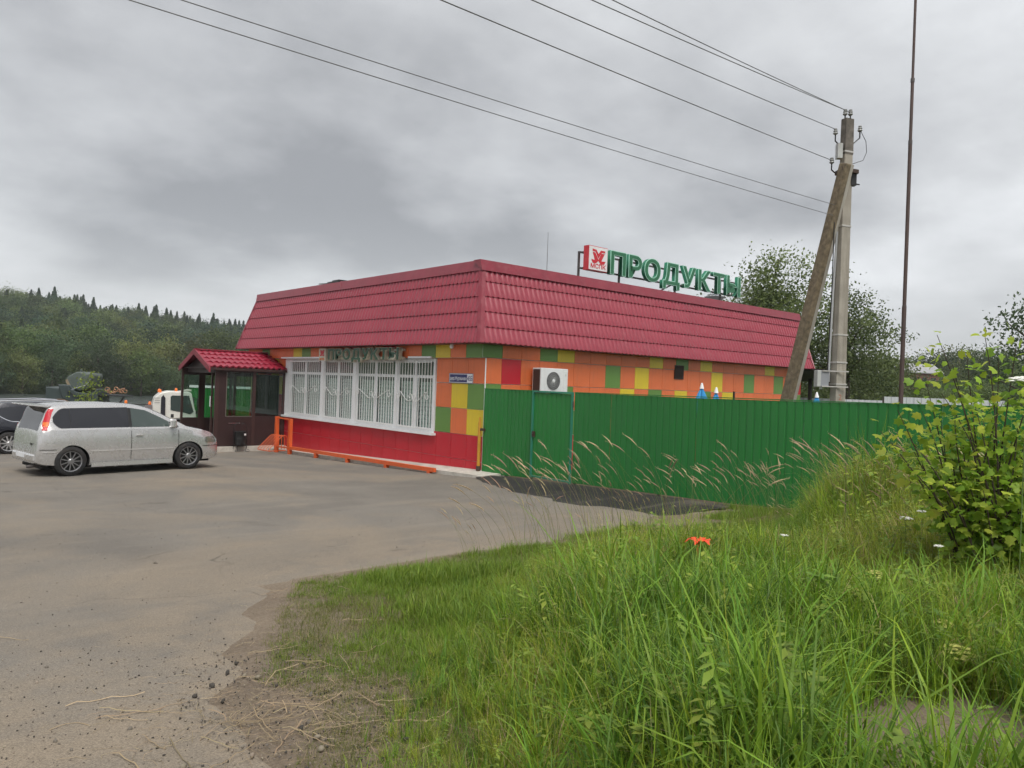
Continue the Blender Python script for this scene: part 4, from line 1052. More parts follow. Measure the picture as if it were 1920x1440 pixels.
class Body:
    def __init__(s, top, bot, belt, half, roofhalf, x0, x1):
        s.top, s.bot, s.belt, s.half, s.rh = map(interp_fn, (top, bot, belt, half, roofhalf)); s.x0, s.x1 = x0, x1
    def section(s, x):
        zt, zb, w, wr = (float(f(x)) for f in (s.top, s.bot, s.half, s.rh))
        zl = min(float(s.belt(x)), zt - .05); zb = min(zb, zl - .05); H = zl - zb
        if zt - zl < .12: wr = max(wr, w * .90)
        P = [(0, zb), (w * .80, zb), (w * .955, zb + .03), (w * .985, zb + .22 * H), (w, zb + .48 * H), (w * .997, zb + .66 * H), (w * .985, zb + .84 * H), (w * .965, zl - .012), (w * .950, zl)]
        a_, b_ = (w * .950, zl), (wr, zt - .075 if zt - zl > .2 else zt - .02)
        for k in (.25, .5, .75, 1.0): P.append((a_[0] + (b_[0] - a_[0]) * k, a_[1] + (b_[1] - a_[1]) * k + .012 * math.sin(k * math.pi)))
        P += [(wr * .965, zt - .030 if zt - zl > .2 else zt - .008), (wr * .88, zt - .005), (wr * .55, zt + .012), (0, zt + .02)]
        return P
    def side_y(s, x, z):
        P = s.section(x)[1:14]
        zz = np.array([p[1] for p in P]); yy = np.array([p[0] for p in P])
        return float(np.interp(z, zz, yy))
    def top_z(s, x, y):
        P = s.section(x)[9:]
        yy = np.array([p[0] for p in P])[::-1]; zz = np.array([p[1] for p in P])[::-1]
        return float(np.interp(abs(y), yy, zz))
    def mesh(s, n=72, extra=()):
        xs = np.unique(np.concatenate([np.linspace(s.x0, s.x1, n), np.array(extra)]))
        S = [s.section(x) for x in xs]; nj = len(S[0])
        m_ = MB(); ring = []
        for x, P in zip(xs, S):
            r_ = [(x, -y, z) for y, z in P] + [(x, y, z) for y, z in P[::-1][1:-1]]
            ring.append(r_)
        k = len(ring[0])
        for r_ in ring: m_.v += r_
        for i in range(len(ring) - 1):
            for j in range(k):
                a_ = i * k + j; b_ = i * k + (j + 1) % k
                m_.f.append((a_, b_, b_ + k, a_ + k))
        m_.f.append(tuple(range(k))); m_.f.append(tuple(range((len(ring) - 1) * k, len(ring) * k))[::-1])
        return m_
    def side(s, x0, x1, lo, hi, nx=14, nz=6, off=.006, sides=(-1, 1)):
        out = []
        lo = lo if callable(lo) else (lambda x, c=lo: c); hi = hi if callable(hi) else (lambda x, c=hi: c)
        for sg in sides:
            m_ = MB(); out.append(m_); G = []
            for i in range(nx + 1):
                x = x0 + (x1 - x0) * i / nx; l, h_ = lo(x), hi(x)
                G.append([(x, sg * (s.side_y(x, l + (h_ - l) * j / nz) + off), l + (h_ - l) * j / nz) for j in range(nz + 1)])
            m_.grid(G)
        return out
    def deck(s, x0, x1, wf, nx=10, ny=10, off=.006):
        m_ = MB(); G = []
        for i in range(nx + 1):
            x = x0 + (x1 - x0) * i / nx; w = wf(x)
            G.append([(x, -w + 2 * w * j / ny, s.top_z(x, -w + 2 * w * j / ny) + off) for j in range(ny + 1)])
        return m_.grid(G)
def build_body(B, name, mat, parent, axles, r_arch, width, nstat=72):
    m_ = B.mesh(nstat); me = m_.mesh(name); me.materials.append(mat); me.materials.append(ARCH)
    ob = bpy.data.objects.new(name, me); COL.objects.link(ob)
    bm = bmesh.new(); bm.from_mesh(me); bmesh.ops.recalc_face_normals(bm, faces=bm.faces); bm.to_mesh(me); bm.free()
    cut = MB()
    for ax_, zc_ in axles:
        for sg in (-1, 1): cut.cyl((ax_, sg * (width - .30), zc_), (ax_, sg * (width + .3), zc_), r_arch, 32)
    cm = cut.mesh('cut'); cm.materials.append(mat); cm.materials.append(ARCH)
    for p in cm.polygons: p.material_index = 1
    bm = bmesh.new(); bm.from_mesh(cm); bmesh.ops.recalc_face_normals(bm, faces=bm.faces); bm.to_mesh(cm); bm.free()
    co = bpy.data.objects.new('cut', cm); COL.objects.link(co)
    md = ob.modifiers.new('b', 'BOOLEAN'); md.operation = 'DIFFERENCE'; md.object = co; md.solver = 'EXACT'
    bpy.context.view_layer.update()
    nm = bpy.data.meshes.new_from_object(ob.evaluated_get(bpy.context.evaluated_depsgraph_get()))
    bpy.data.objects.remove(co); bpy.data.objects.remove(ob)
    nm.name = name
    nm.shade_smooth(); nm.set_sharp_from_angle(angle=R(38))
    o = bpy.data.objects.new(name, nm); link(o, parent, world=False); return o
def wheel(parent, x, y, z, r, w, rimr, spokes, rimmat, thin=.018, sw=.03):
    sg = 1 if y > 0 else -1
    ax_ = (0, sg, 0)
    ty = MB().lathe([(rimr, -w / 2), (r * .93, -w / 2), (r * .985, -w * .42), (r, -w * .3), (r, w * .3), (r * .985, w * .42), (r * .93, w / 2), (rimr + .015, w / 2 + .004), (rimr, w / 2 - .01), (rimr * .97, -w * .3)], 36, (x, y, z), ax_)
    t_ = ty.build('wheel', TYRE, parent, smooth=True, world=False)
    rm = MB()
    rm.lathe([(rimr, w / 2 - .012), (rimr * .99, w / 2 + .002), (rimr * .93, w / 2 - .004), (rimr * .91, w / 2 - .05)], 36, (x, y, z), ax_)
    rm.lathe([(.001, w / 2 + .004), (.045, w / 2 + .002), (.065, w / 2 - .012), (.07, w / 2 - .05)], 18, (x, y, z), ax_)
    c_ = Vector((x, y, z)); A = Vector(ax_)
    for k in range(spokes):
        a_ = 2 * math.pi * k / spokes; d_ = Vector((math.cos(a_), 0, math.sin(a_)))
        rm.bar(c_ + A * (w / 2 - .015) + d_ * .04, c_ + A * (w / 2 - .010) + d_ * rimr * .95, sw, thin, A)
    ro = rm.build('rim', rimmat, t_, smooth=True, ang=30, world=False)
    MB().lathe([(rimr * .92, w / 2 - .07), (.001, w / 2 - .075)], 24, (x, y, z), ax_).build('brake_disc', pm('dark hub', (.03, .03, .03), .6, .5), t_, world=False)
    return t_
def P_(m_, nm, mat, par, smooth=False, **k):
    if isinstance(m_, list): return [P_(q, nm, mat, par, smooth, **k) for q in m_]
    return m_.build(nm, mat, par, smooth=smooth, world=False, **k)

# ---- silver minivan, nose towards the shop
SILV = pm('silver metallic paint', (.56, .555, .555), .24, .6, var=.02, coat=.5, dirt=.30, streak=False, dcol=(.36, .33, .29))
GDARK = carglass('privacy glass', (.018, .019, .024)); GLITE = carglass('green tinted glass', (.050, .068, .064))
LAMPR = pm('red lamp lens', (.50, .008, .022), .4, coat=.1); LAMPO = pm('amber lamp lens', (.70, .17, .03), .4, coat=.1); LAMPC = pm('clear lamp lens', (.42, .43, .42), .1, .3, coat=.8)
van = thing('silver_minivan', 'silver two-door minivan with dark rear windows parked nose to the shop', 'car', (-8.10, 3.70, gf(-8, 3.2) + .018), R(9))
LB = Body(top=[(-2.14, .50), (-2.12, .86), (-2.07, .98), (-1.99, 1.18), (-1.90, 1.42), (-1.80, 1.545), (-1.45, 1.60), (-.6, 1.635), (.1, 1.60), (.45, 1.51), (.95, 1.26), (1.28, 1.075), (1.7, .975), (2.0, .87), (2.12, .70), (2.16, .5)],
          bot=[(-2.14, .30), (-1.9, .24), (-1.0, .20), (1.0, .20), (1.9, .20), (2.16, .27)],
          belt=[(-2.14, 1.05), (0, 1.055), (1.0, 1.045), (1.5, .93), (2.16, .64)],
          half=[(-2.14, .72), (-2.05, .79), (-1.7, .845), (-.8, .86), (.8, .86), (1.6, .835), (1.95, .76), (2.10, .64), (2.16, .55)],
          roofhalf=[(-2.14, .62), (-1.8, .64), (-.5, .67), (.4, .65), (1.0, .70), (1.3, .76), (2.16, .5)], x0=-2.14, x1=2.16)
AX = [(-1.275, .325), (1.275, .325)]
vb = build_body(LB, 'body', SILV, van, AX, .375, .86)
def beltup(B, d=.035): return lambda x: min(float(B.belt(x)), float(B.top(x)) - .06) + d
def roofdn(B, d=.13): return lambda x: float(B.top(x)) - d
# rear quarter + sliding-door window, front door window, black corner
q_lo = lambda x: 1.082 + .14 * max(0, (-1.52 - x) / .22) ** 2
q_hi = lambda x: 1.525 - .20 * max(0, (-1.42 - x) / .32) ** 2
P_(LB.side(-1.74, -1.30, q_lo, q_hi), 'window', GDARK, van)
P_(LB.side(-1.30, -1.285, 1.085, 1.525, 1, 6, off=.004), 'window_divider', BLKP, van)
P_(LB.side(-1.285, -.10, 1.085, lambda x: 1.528 + .018 * (x + 1.3), 16), 'window', GDARK, van)
fw_hi = lambda x: float(np.interp(x, [-.03, .30, .62, .98], [1.535, 1.478, 1.315, 1.11]))
P_(LB.side(-.03, .82, 1.085, fw_hi, 16), 'window', GLITE, van)
P_(LB.side(.83, 1.03, 1.075, lambda x: float(np.interp(x, [.83, 1.03], [1.20, 1.09])), 4), 'window_corner', BLKP, van)
P_(LB.side(-.10, -.03, 1.085, 1.535, 2, off=.004), 'door_pillar', BLKP, van)
for x in (-.055, 1.02): P_(LB.side(x, x + .012, .33, 1.07, 1, 8, off=.0035, sides=(-1, 1)), 'door_seam', ARCH, van)
for xa_, xb_ in ((-2.02, -1.66), (-.90, .90)): P_(LB.side(xa_, xb_, .545, .57, 20, 1, off=.010), 'side_moulding', CHROME if False else pm('silver trim', (.66, .65, .65), .25, .4), van)
sk = []
for sg in (-1, 1): sk.append(MB()); sk[-1].prism([(-.88, sg * .83, .17), (.88, sg * .83, .17), (.88, sg * .875, .19), (.88, sg * .868, .30), (-.88, sg * .868, .30), (-.88, sg * .875, .19)][:2] + [(.88, sg * .87, .19), (.88, sg * .865, .29), (-.88, sg * .865, .29), (-.88, sg * .87, .19)], (0, sg * .012, 0))
P_(sk, 'side_skirt', SILV, van)
for sg in (-1, 1):
    P_(MB().obox((.12, sg * .862, .89), (.075, 0, 0), (0, .018, 0), (0, 0, .022)), 'door_handle', SILV, van, bevel=.01)
    P_(MB().obox((.84, sg * .945, 1.165), (.055, 0, 0), (0, .085, 0), (0, 0, .105)), 'mirror', SILV, van, bevel=.03)
    P_(MB().obox((.90, sg * .85, 1.065), (.06, 0, 0), (0, .05, 0), (0, 0, .015)), 'mirror_arm', BLKP, van)
    for x, z in AX: wheel(van, x * 1.33 / 1.275, sg * .765, z, .325, .20, .225, 11, RIM, sw=.020)
xr = lambda z: float(np.interp(z, [.98, 1.18, 1.42, 1.53], [-2.07, -1.99, -1.90, -1.82]))
def lampgrid(B, z0, z1, wd, off=.012, par=None):
    out = []
    for sg in (-1, 1):
        m_ = MB(); out.append(m_); G = []
        for i in range(9):
            z = z0 + (z1 - z0) * i / 8
            G.append([(xr(z) + .018 + wd * j / 5, sg * (B.side_y(xr(z) + .018 + wd * j / 5, z) + off), z) for j in range(6)])
        m_.grid(G)
    return out
P_(lampgrid(LB, 1.04, 1.51, .13), 'tail_light', LAMPR, van); P_(lampgrid(LB, 1.12, 1.22, .12, .016), 'indicator', LAMPO, van)
P_(LB.deck(-2.06, -1.84, lambda x: .60 + .02 * x / 2, off=.012), 'rear_window', GDARK, van)
P_(LB.deck(.48, 1.24, lambda x: .60 + .10 * (x - .48)), 'windscreen', GLITE, van)
P_(MB().prism([(-1.72, -.60, 1.59), (-2.26, -.58, 1.60), (-2.26, -.58, 1.575), (-1.80, -.60, 1.53)], (0, 1.16, 0)), 'spoiler', SILV, van, bevel=.01)
rearx = -2.14
for sg in (-1, 1):
    for k, yy in ((0, .52), (1, .64)):
        P_(MB().lathe([(.055, 0), (.05, .02), (.001, .028)], 14, (-2.125 + .035 * k, sg * yy, .43), (-1, sg * .25, 0)), 'reflector', LAMPC, van, smooth=True)
    P_(LB.side(1.70, 2.03, lambda x: .655 + .10 * max(0, (1.86 - x)), lambda x: min(.80, float(LB.top(x)) - .045), 10, 4, off=.014, sides=(sg,)), 'headlight', pm('headlamp glass', (.16, .165, .15), .08, .3, coat=.8), van)
    P_(LB.side(1.62, 2.10, .565, .580, 10, 1, off=.004, sides=(sg,)), 'bumper_seam', ARCH, van)
    P_(LB.side(-2.08, -1.66, .60, .612, 10, 1, off=.004, sides=(sg,)), 'bumper_seam', ARCH, van)
P_(MB().obox((-2.184, .1, .45), (.006, 0, 0), (0, .24, 0), (0, 0, .05)), 'number_plate', PLW, van)
P_(MB().obox((-2.135, 0, .42), (.045, 0, 0), (0, .64, 0), (0, 0, .085)), 'rear_bumper', SILV, van, bevel=.035)
P_(MB().obox((-2.137, -.42, .72), (.006, 0, 0), (0, .05, 0), (0, 0, .018)), 'badge', BLKP, van)
P_(MB().cyl((-2.24, -.45, .22), (-1.7, -.45, .24), .035), 'exhaust', STEEL, van, smooth=True)
P_(MB().box(-1.9, 1.9, -.62, .62, .16, .30), 'underbody', ARCH, van)
for yy in (-.25, .25): P_(MB().bar((1.20, yy - .18, 1.075), (1.08, yy + .25, 1.145), .018, .012), 'wiper', BLKP, van)

def remap(x): return -1.33 + (x + 1.275) * (.66 / .865) if x < -1.275 else x * 1.33 / 1.275
for ch in van.children:
    if ch.name.split('.')[0] != 'wheel':
        for v in ch.data.vertices:
            v.co.x = remap(v.co.x); v.co.z *= .97
# ---- dark SUV behind it
NAV = pm('dark navy metallic paint', (.012, .013, .022), .22, .3, var=.03, coat=.8, dirt=.25, dcol=(.06, .055, .05))
suv = thing('dark_suv', 'dark navy estate SUV with chrome window line parked beyond the silver minivan', 'car', (-7.70, 13.72, gf(-7.7, 13.2) + .018), R(2))
SB = Body(top=[(-2.30, .60), (-2.27, .98), (-2.20, 1.12), (-2.02, 1.45), (-1.86, 1.60), (-1.4, 1.665), (-.4, 1.695), (.3, 1.66), (.7, 1.52), (1.15, 1.22), (1.4, 1.08), (1.9, 1.0), (2.2, .90), (2.32, .70), (2.35, .5)],
          bot=[(-2.30, .42), (-2.0, .30), (-1.0, .26), (1.0, .26), (2.0, .26), (2.35, .34)],
          belt=[(-2.30, 1.10), (-1.2, 1.07), (0, 1.03), (1.2, 1.01), (1.6, .95), (2.35, .7)],
          half=[(-2.30, .76), (-2.15, .84), (-1.6, .91), (.8, .91), (1.7, .89), (2.1, .80), (2.35, .6)],
          roofhalf=[(-2.30, .62), (-1.8, .64), (-.5, .69), (.5, .67), (1.2, .74), (1.5, .80), (2.35, .5)], x0=-2.30, x1=2.35)
AX2 = [(-1.36, .36), (1.34, .36)]
build_body(SB, 'body', NAV, suv, AX2, .42, .91)
s_lo = lambda x: 1.075 - .02 * (x + 1.0) + .26 * max(0, (-1.25 - x) / .5) ** 1.6
s_hi = lambda x: float(SB.top(x)) - .15 - .05 * max(0, (-1.2 - x))
P_(SB.side(-1.80, -.72, s_lo, s_hi, 18), 'window', GDARK, suv); P_(SB.side(-.66, .22, s_lo, s_hi, 14), 'window', GDARK, suv)
P_(SB.side(.27, 1.02, s_lo, lambda x: min(s_hi(x), float(np.interp(x, [.27, 1.05], [1.50, 1.09]))), 14), 'window', GDARK, suv)
P_(SB.side(-1.84, 1.0, lambda x: s_lo(x) - .035, lambda x: s_lo(x) - .010, 40, 1, off=.012), 'chrome_strip', CHROME, suv)
for x in (-.70, .245): P_(SB.side(x, x + .012, .40, 1.04, 1, 8, off=.0035), 'door_seam', ARCH, suv)
for sg in (-1, 1):
    P_(MB().tube([(-1.75, sg * .60, 1.625), (-1.6, sg * .605, 1.70), (-.4, sg * .635, 1.755), (.25, sg * .62, 1.72), (.42, sg * .61, 1.64)], .022, 8), 'roof_rail', CHROME, suv, smooth=True)
    for x in (-.52, .42): P_(MB().obox((x, sg * .915, .93), (.10, 0, 0), (0, .016, 0), (0, 0, .018)), 'door_handle', NAV, suv, bevel=.008)
    for x, z in AX2: wheel(suv, x, sg * .81, z, .36, .23, .25, 10, RIM2, sw=.045)
    P_(SB.side(-2.2, -1.95, 1.0, 1.12, 6, 3, off=.012, sides=(sg,)), 'tail_light', LAMPR, suv)
    P_(MB().obox((.98, sg * .98, 1.12), (.06, 0, 0), (0, .08, 0), (0, 0, .08)), 'mirror', NAV, suv, bevel=.03)
P_(SB.deck(.72, 1.36, lambda x: .64), 'windscreen', GDARK, suv); P_(SB.deck(-2.18, -1.93, lambda x: .58), 'rear_window', GDARK, suv)
P_(SB.side(-.93, .90, .30, .40, 20, 2, off=.01), 'sill_trim', BLKP, suv)

# ---- white tow truck, cab towards the right
TW = pm('white truck paint', (.66, .66, .62), .4, var=.03, coat=.3, dirt=.35, dcol=(.42, .39, .33))
tz = gf(-.2, 25.5) + .018
tr = thing('tow_truck', 'white flatbed tow truck with amber beacons standing beyond the porch', 'truck', (-.95, 26.1, tz), R(-14))
prof = [(.0, .72), (.0, 1.55), (.10, 1.98), (.36, 2.24), (.75, 2.33), (1.72, 2.32), (1.84, 2.24), (2.02, 1.40), (2.10, 1.30), (2.12, .62), (1.95, .50), (1.75, .50), (1.68, .72), (1.55, .88), (1.30, .94), (1.0, .90), (.82, .72)]
P_(MB().prism([(x, -.98, z) for x, z in prof], (0, 1.96, 0)), 'cab', TW, tr, bevel=.05)
for sg in (-1, 1):
    y = sg * .985
    P_(MB().prism([(.86, y, 1.36), (.84, y, 2.05), (.92, y, 2.12), (1.72, y, 2.12), (1.96, y, 1.30), (1.80, y, 1.16), (1.52, y, 1.24)], (0, sg * .012, 0)), 'window', GLITE, tr)
    P_(MB().prism([(.40, y, .80), (.40, y, 2.0), (.50, y, 2.14), (.60, y, 1.98), (.62, y, .80)], (0, sg * .05, 0)), 'air_intake', pm('dark navy plastic', (.012, .012, .02), .5), tr)
    for z in (1.72, 1.84, 1.96): P_(MB().box(.10, .34, y - .008, y + .010, z, z + .025), 'louvre', pm('shadow grey', (.25, .25, .24), .6), tr)
    P_(MB().box(.88, 1.02, y - .005, y + .02, .98, 1.16), 'door_handle', BLKP, tr)
    P_(MB().obox((2.12, sg * 1.16, 1.78), (.035, 0, 0), (0, .08, 0), (0, 0, .20)).obox((2.10, sg * 1.14, 1.28), (.05, 0, 0), (0, .08, 0), (0, 0, .08)).cyl((2.0, sg * 1.0, 2.0), (2.12, sg * 1.16, 1.95), .018).cyl((2.12, sg * 1.16, 1.95), (2.1, sg * 1.14, 1.2), .018), 'mirror', BLKP, tr)
    wheel(tr, 1.27, sg * .82, .40, .40, .24, .24, 6, RIM2, sw=.08); wheel(tr, -2.1, sg * .82, .40, .40, .30, .24, 6, RIM2, sw=.08)
    P_(MB().box(2.11, 2.13, sg * .62 - .14, sg * .62 + .14, .70, .86), 'headlight', LAMPC, tr)
P_(MB().prism([(1.80, -.85, 2.22), (1.80, .85, 2.22), (2.0, .85, 1.42), (2.0, -.85, 1.42)], (.03, 0, .01)), 'windscreen', GLITE, tr)
P_(MB().box(-4.2, .5, -.40, .40, .62, .80), 'chassis', BLKP, tr); P_(MB().box(-4.4, -.12, -1.05, 1.05, .95, 1.05), 'flatbed', pm('grey steel deck', (.16, .155, .16), .6, .2), tr)
P_(MB().prism([(-.55, -1.06, 1.05), (-.20, -1.06, 1.62), (.0, -1.06, 1.62), (.0, -1.06, 1.05)], (0, .08, 0)).prism([(-.55, .98, 1.05), (-.20, .98, 1.62), (.0, .98, 1.62), (.0, .98, 1.05)], (0, .08, 0)), 'head_guard', pm('grey guard', (.17, .155, .16), .5), tr)
P_(MB().box(-.17, -.05, -1.069, -1.061, 1.28, 1.40), 'sticker', pm('sticker red', (.45, .06, .10), .5), tr)
P_(MB().prism([(-1.45, -.9, 1.06), (-1.35, -.9, 1.60), (-1.05, -.9, 1.62), (-1.05, -.9, 1.06)], (0, .5, 0)).box(-.82, -.76, -.9, -.84, 1.06, 1.62).box(-1.05, -.05, -.9, -.86, 1.60, 1.64), 'winch_frame', BLKP, tr)
AMB = pm('amber beacon', (.75, .17, .02), .2, coat=.5)
for x, y, z in ((.36, -.55, 2.25), (1.12, -.45, 2.33), (-1.2, -.7, 1.66), (-.12, -1.0, 1.63), (.36, .55, 2.25)):
    P_(MB().lathe([(.075, 0), (.07, .10), (.05, .15), (.001, .17)], 12, (x, y, z)), 'beacon', AMB, tr, smooth=True)
P_(MB().prism([(1.3, -.6, 2.33), (1.75, -.6, 2.44), (1.85, -.6, 2.43), (1.85, -.6, 2.35)], (0, 1.2, 0)), 'sun_visor', pm('cream visor', (.5, .47, .42), .5), tr)

# ------------------------------------------------------------------ ornamental carriage with its hood up
CG = pm('dark green leather hood', (.075, .095, .085), .45, var=.15, vscale=5, bump=.2, bscale=12)
CB = pm('dark carriage body', (.035, .05, .05), .5, var=.1); CW = pm('worn wheel wood', (.13, .08, .05), .7, var=.2); CI = pm('beige lining', (.22, .18, .12), .8)
cz = gf(-5.8, 18.5) + .60
ca = thing('horse_carriage', 'ornamental dark green horse carriage with raised hood by the water', 'carriage', (-5.75, 18.45, cz), R(-36))
# local x to the right of the picture
P_(MB().prism([(-.24, -.5, 1.62), (-.46, -.5, 2.02), (-.44, -.5, 2.13), (-.10, -.5, 2.34), (.08, -.5, 2.36), (.20, -.5, 2.31), (.52, -.5, 2.30), (.54, -.5, 2.18), (.46, -.5, 1.72), (.1, -.5, 1.58)], (0, 1.0, 0)), 'hood', CG, ca, bevel=.07)
P_(MB().prism([(-.29, -.42, 1.62), (-.50, -.42, 2.02), (-.50, .42, 2.02), (-.29, .42, 1.62)], (-.006, 0, -.004)), 'hood_lining', CI, ca)
P_(MB().prism([(-.34, -.505, 1.66), (-.475, -.505, 2.0), (-.40, -.505, 2.05), (-.22, -.505, 1.70)], (0, -.006, 0)), 'hood_edge', CI, ca)
P_(MB().lathe([(.001, .10), (.04, .08), (.05, .04), (.03, 0)], 8, (-.12, 0, 2.36)), 'finial', CG, ca, smooth=True)
P_(MB().tube([(-.25, -.54, 1.60), (.0, -.55, 1.72), (.18, -.55, 1.78), (.28, -.55, 1.80), (.42, -.54, 1.92), (.50, -.54, 2.06)], .018, 6), 'hood_iron', pm('bright steel', (0, 0, 0)), ca, smooth=True)
P_(MB().prism([(-.55, -.55, 1.25), (-.75, -.55, 1.82), (-.25, -.55, 1.82), (-.05, -.55, 1.55), (.55, -.55, 1.50), (.72, -.55, 1.70), (.80, -.55, 1.70), (.80, -.55, 1.18), (.2, -.55, 1.02)], (0, 1.1, 0)), 'body', CB, ca, bevel=.04)
P_(MB().prism([(-1.25, -.45, 1.15), (-1.25, -.45, 1.72), (-.55, -.45, 1.66), (-.42, -.45, 1.2)], (0, .9, 0)), 'boot', CB, ca, bevel=.04)
P_(MB().box(-1.34, -1.25, -.2, .2, 1.42, 1.66), 'lantern', pm('pale lamp', (.42, .38, .25), .4), ca)
P_(MB().prism([(-.30, -.68, 1.70), (.10, -.68, 1.45), (.5, -.68, 1.40), (.5, -.68, 1.36), (.05, -.68, 1.40), (-.36, -.68, 1.66)], (0, .1, 0)), 'mudguard', CB, ca)
for x, r_ in ((-.55, .62), (1.05, .50)):
    for sg in (-1, 1):
        w_ = MB()
        w_.tube([(x + r_ * math.cos(2 * math.pi * k / 28), sg * .72, r_ + r_ * math.sin(2 * math.pi * k / 28)) for k in range(29)], .028, 6)
        wo = P_(w_, 'wheel', CW, ca, smooth=True)
        sp = MB()
        for k in range(10): sp.bar((x, sg * .72, r_), (x + r_ * math.cos(2 * math.pi * k / 10), sg * .72, r_ + r_ * math.sin(2 * math.pi * k / 10)), .025, .025, (0, 1, 0))
        sp.lathe([(.07, -.08), (.09, 0), (.07, .08), (.001, .09)], 10, (x, sg * .72, r_), (0, sg, 0))
        P_(sp, 'spokes', CW, wo)
P_(MB().bar((-1.3, 0, .95), (1.6, 0, .95), .10, .10).cyl((-.55, -.7, .62), (-.55, .7, .62), .03).cyl((1.05, -.7, .5), (1.05, .7, .5), .03).bar((-.55, 0, .62), (-.4, 0, 1.2), .06, .06).bar((1.05, 0, .5), (.85, 0, 1.2), .06, .06), 'chassis', IRON, ca)
P_(MB().box(.8, 1.75, -.5, .5, 1.42, 1.47).bar((.8, -.45, .9), (.85, -.45, 1.42), .05, .05).bar((1.2, -.45, .9), (1.15, -.45, 1.42), .05, .05).bar((1.75, -.4, 1.42), (1.45, -.4, .95), .06, .06), 'driver_board', BLKP, ca)
cur = MB(); rr_ = np.random.default_rng(5)
for k in range(9):
    x = 1.02 + k * .09; y = -.42 + .2 * rr_.random(); r_ = .07 + .06 * rr_.random(); z = 1.50 + r_ + .10 * rr_.random()
    cur.tube([(x + r_ * (1 - .06 * i) * math.cos(i * .55 + k), y, z + r_ * (1 - .06 * i) * math.sin(i * .55 + k)) for i in range(14)], .016, 5)
P_(cur, 'iron_scrolls', pm('copper scrolls', (.40, .22, .13), .5, .3), ca, smooth=True)

P_(MB().box(-1.4, 2.2, -.95, .95, -.75, -.02), 'plinth', CONC, ca)
# ------------------------------------------------------------------ vegetation helpers
def np_mesh(name, V, F, col, mat):
    me = bpy.data.meshes.new(name)
    V = np.asarray(V, np.float32); F = np.asarray(F, np.int32); n, k = F.shape
    me.vertices.add(len(V)); me.vertices.foreach_set('co', V.ravel())
    me.loops.add(n * k); me.loops.foreach_set('vertex_index', F.ravel())
    me.polygons.add(n); me.polygons.foreach_set('loop_start', np.arange(n, dtype=np.int32) * k)
    me.update(calc_edges=True)
    a = me.attributes.new('col', 'FLOAT_COLOR', 'POINT')
    c = np.ones((len(V), 4), np.float32); c[:, :3] = col
    a.data.foreach_set('color', c.ravel())
    me.materials.append(mat)
    return me
def unit(v): return v / np.maximum(np.linalg.norm(v, axis=-1, keepdims=True), 1e-9)
def leaf_quads(P, size, col, r, droop=.35, aspect=.55):
    """one folded diamond leaf (two triangles' worth, as a quad) per point"""
    n = len(P); size = np.broadcast_to(size, (n,))[:, None]
    d = unit(r.normal(size=(n, 3)) + np.array([0, 0, -droop])); nrm = unit(np.cross(d, r.normal(size=(n, 3)))); s = np.cross(d, nrm)
    base = P - d * size * .5; tip = P + d * size * .5
    V = np.stack([base, P + s * size * aspect * .5 - nrm * size * .08, tip, P - s * size * aspect * .5 - nrm * size * .08], 1).reshape(-1, 3)
    F = np.arange(4 * n).reshape(n, 4)
    return V, F, np.repeat(col, 4, 0)
LEAF = leafmat('tree leaves', .40, rnd=.12, gain=2.0); LEAFF = leafmat('far tree leaves', .30, rnd=.45, gain=1.4)
BARK = pm('grey brown bark', (.09, .07, .055), .9, var=.3, vscale=8, bump=.5)
def lerp_cols(ca, cb, t): return np.array(ca)[None] * (1 - t[:, None]) + np.array(cb)[None] * t[:, None]
def tree_mesh(seed, H, rad, z0, nclump, per, leaf, ca, cb, shape=1.0, squash=1.0, mat=None, clump_r=None):
    """returns (trunk MB, crown mesh) of a broadleaf tree with uneven crown"""
    r = np.random.default_rng(seed)
    zc = (H + z0) / 2; hz_ = (H - z0) / 2
    d = unit(r.normal(size=(nclump, 3))); u = r.random(nclump) ** (1 / 2.3)
    lob = 1 + .28 * np.sin(d[:, 0] * 3.1 + seed) * np.cos(d[:, 1] * 2.7 + seed * 2) + .16 * np.sin(d[:, 2] * 5 + seed * 3)
    taper_ = np.clip(1.15 - shape * .35 * (d[:, 2] * u + .2), .35, 1.2)
    C = np.column_stack([d[:, 0] * rad * u * lob * taper_, d[:, 1] * rad * u * lob * taper_, zc + d[:, 2] * hz_ * u * (1 + .10 * np.sin(d[:, 0] * 4 + seed))])
    cr = clump_r or rad * .20
    k = np.repeat(np.arange(nclump), per)
    P = C[k] + r.normal(size=(len(k), 3)) * cr * np.array([1, 1, .7]) * (.6 + .6 * r.random(nclump))[k][:, None]
    t = np.clip(r.random(nclump)[k] * .7 + r.random(len(k)) * .4, 0, 1)
    V, F, col = leaf_quads(P, leaf * (.7 + .6 * r.random(len(k))), lerp_cols(ca, cb, t), r)
    cm = np_mesh('crown', V, F, col, mat or LEAF)
    tk = MB(); n = 7; wob = r.normal(size=(n, 2)) * H * .012; tr_ = .018 * H + .02
    path = [(wob[i, 0] * i / n, wob[i, 1] * i / n, -.3 + (H * .82 + .3) * i / (n - 1)) for i in range(n)]
    tk.tube(path, [tr_ * (1.15 - .95 * i / (n - 1)) for i in range(n)], 7)
    for j in range(12):
        c = C[r.integers(nclump)]; h_ = min(max(z0 * .8, c[2] - rad * (.4 + .5 * r.random())), H * .75); h_ = max(h_, H * .08)
        p0 = np.array([0, 0, h_]); mid_ = (p0 + c) / 2 + np.array([0, 0, rad * .10])
        tk.tube([p0, mid_, c], [tr_ * .45, tr_ * .28, tr_ * .10], 5)
    return tk, cm
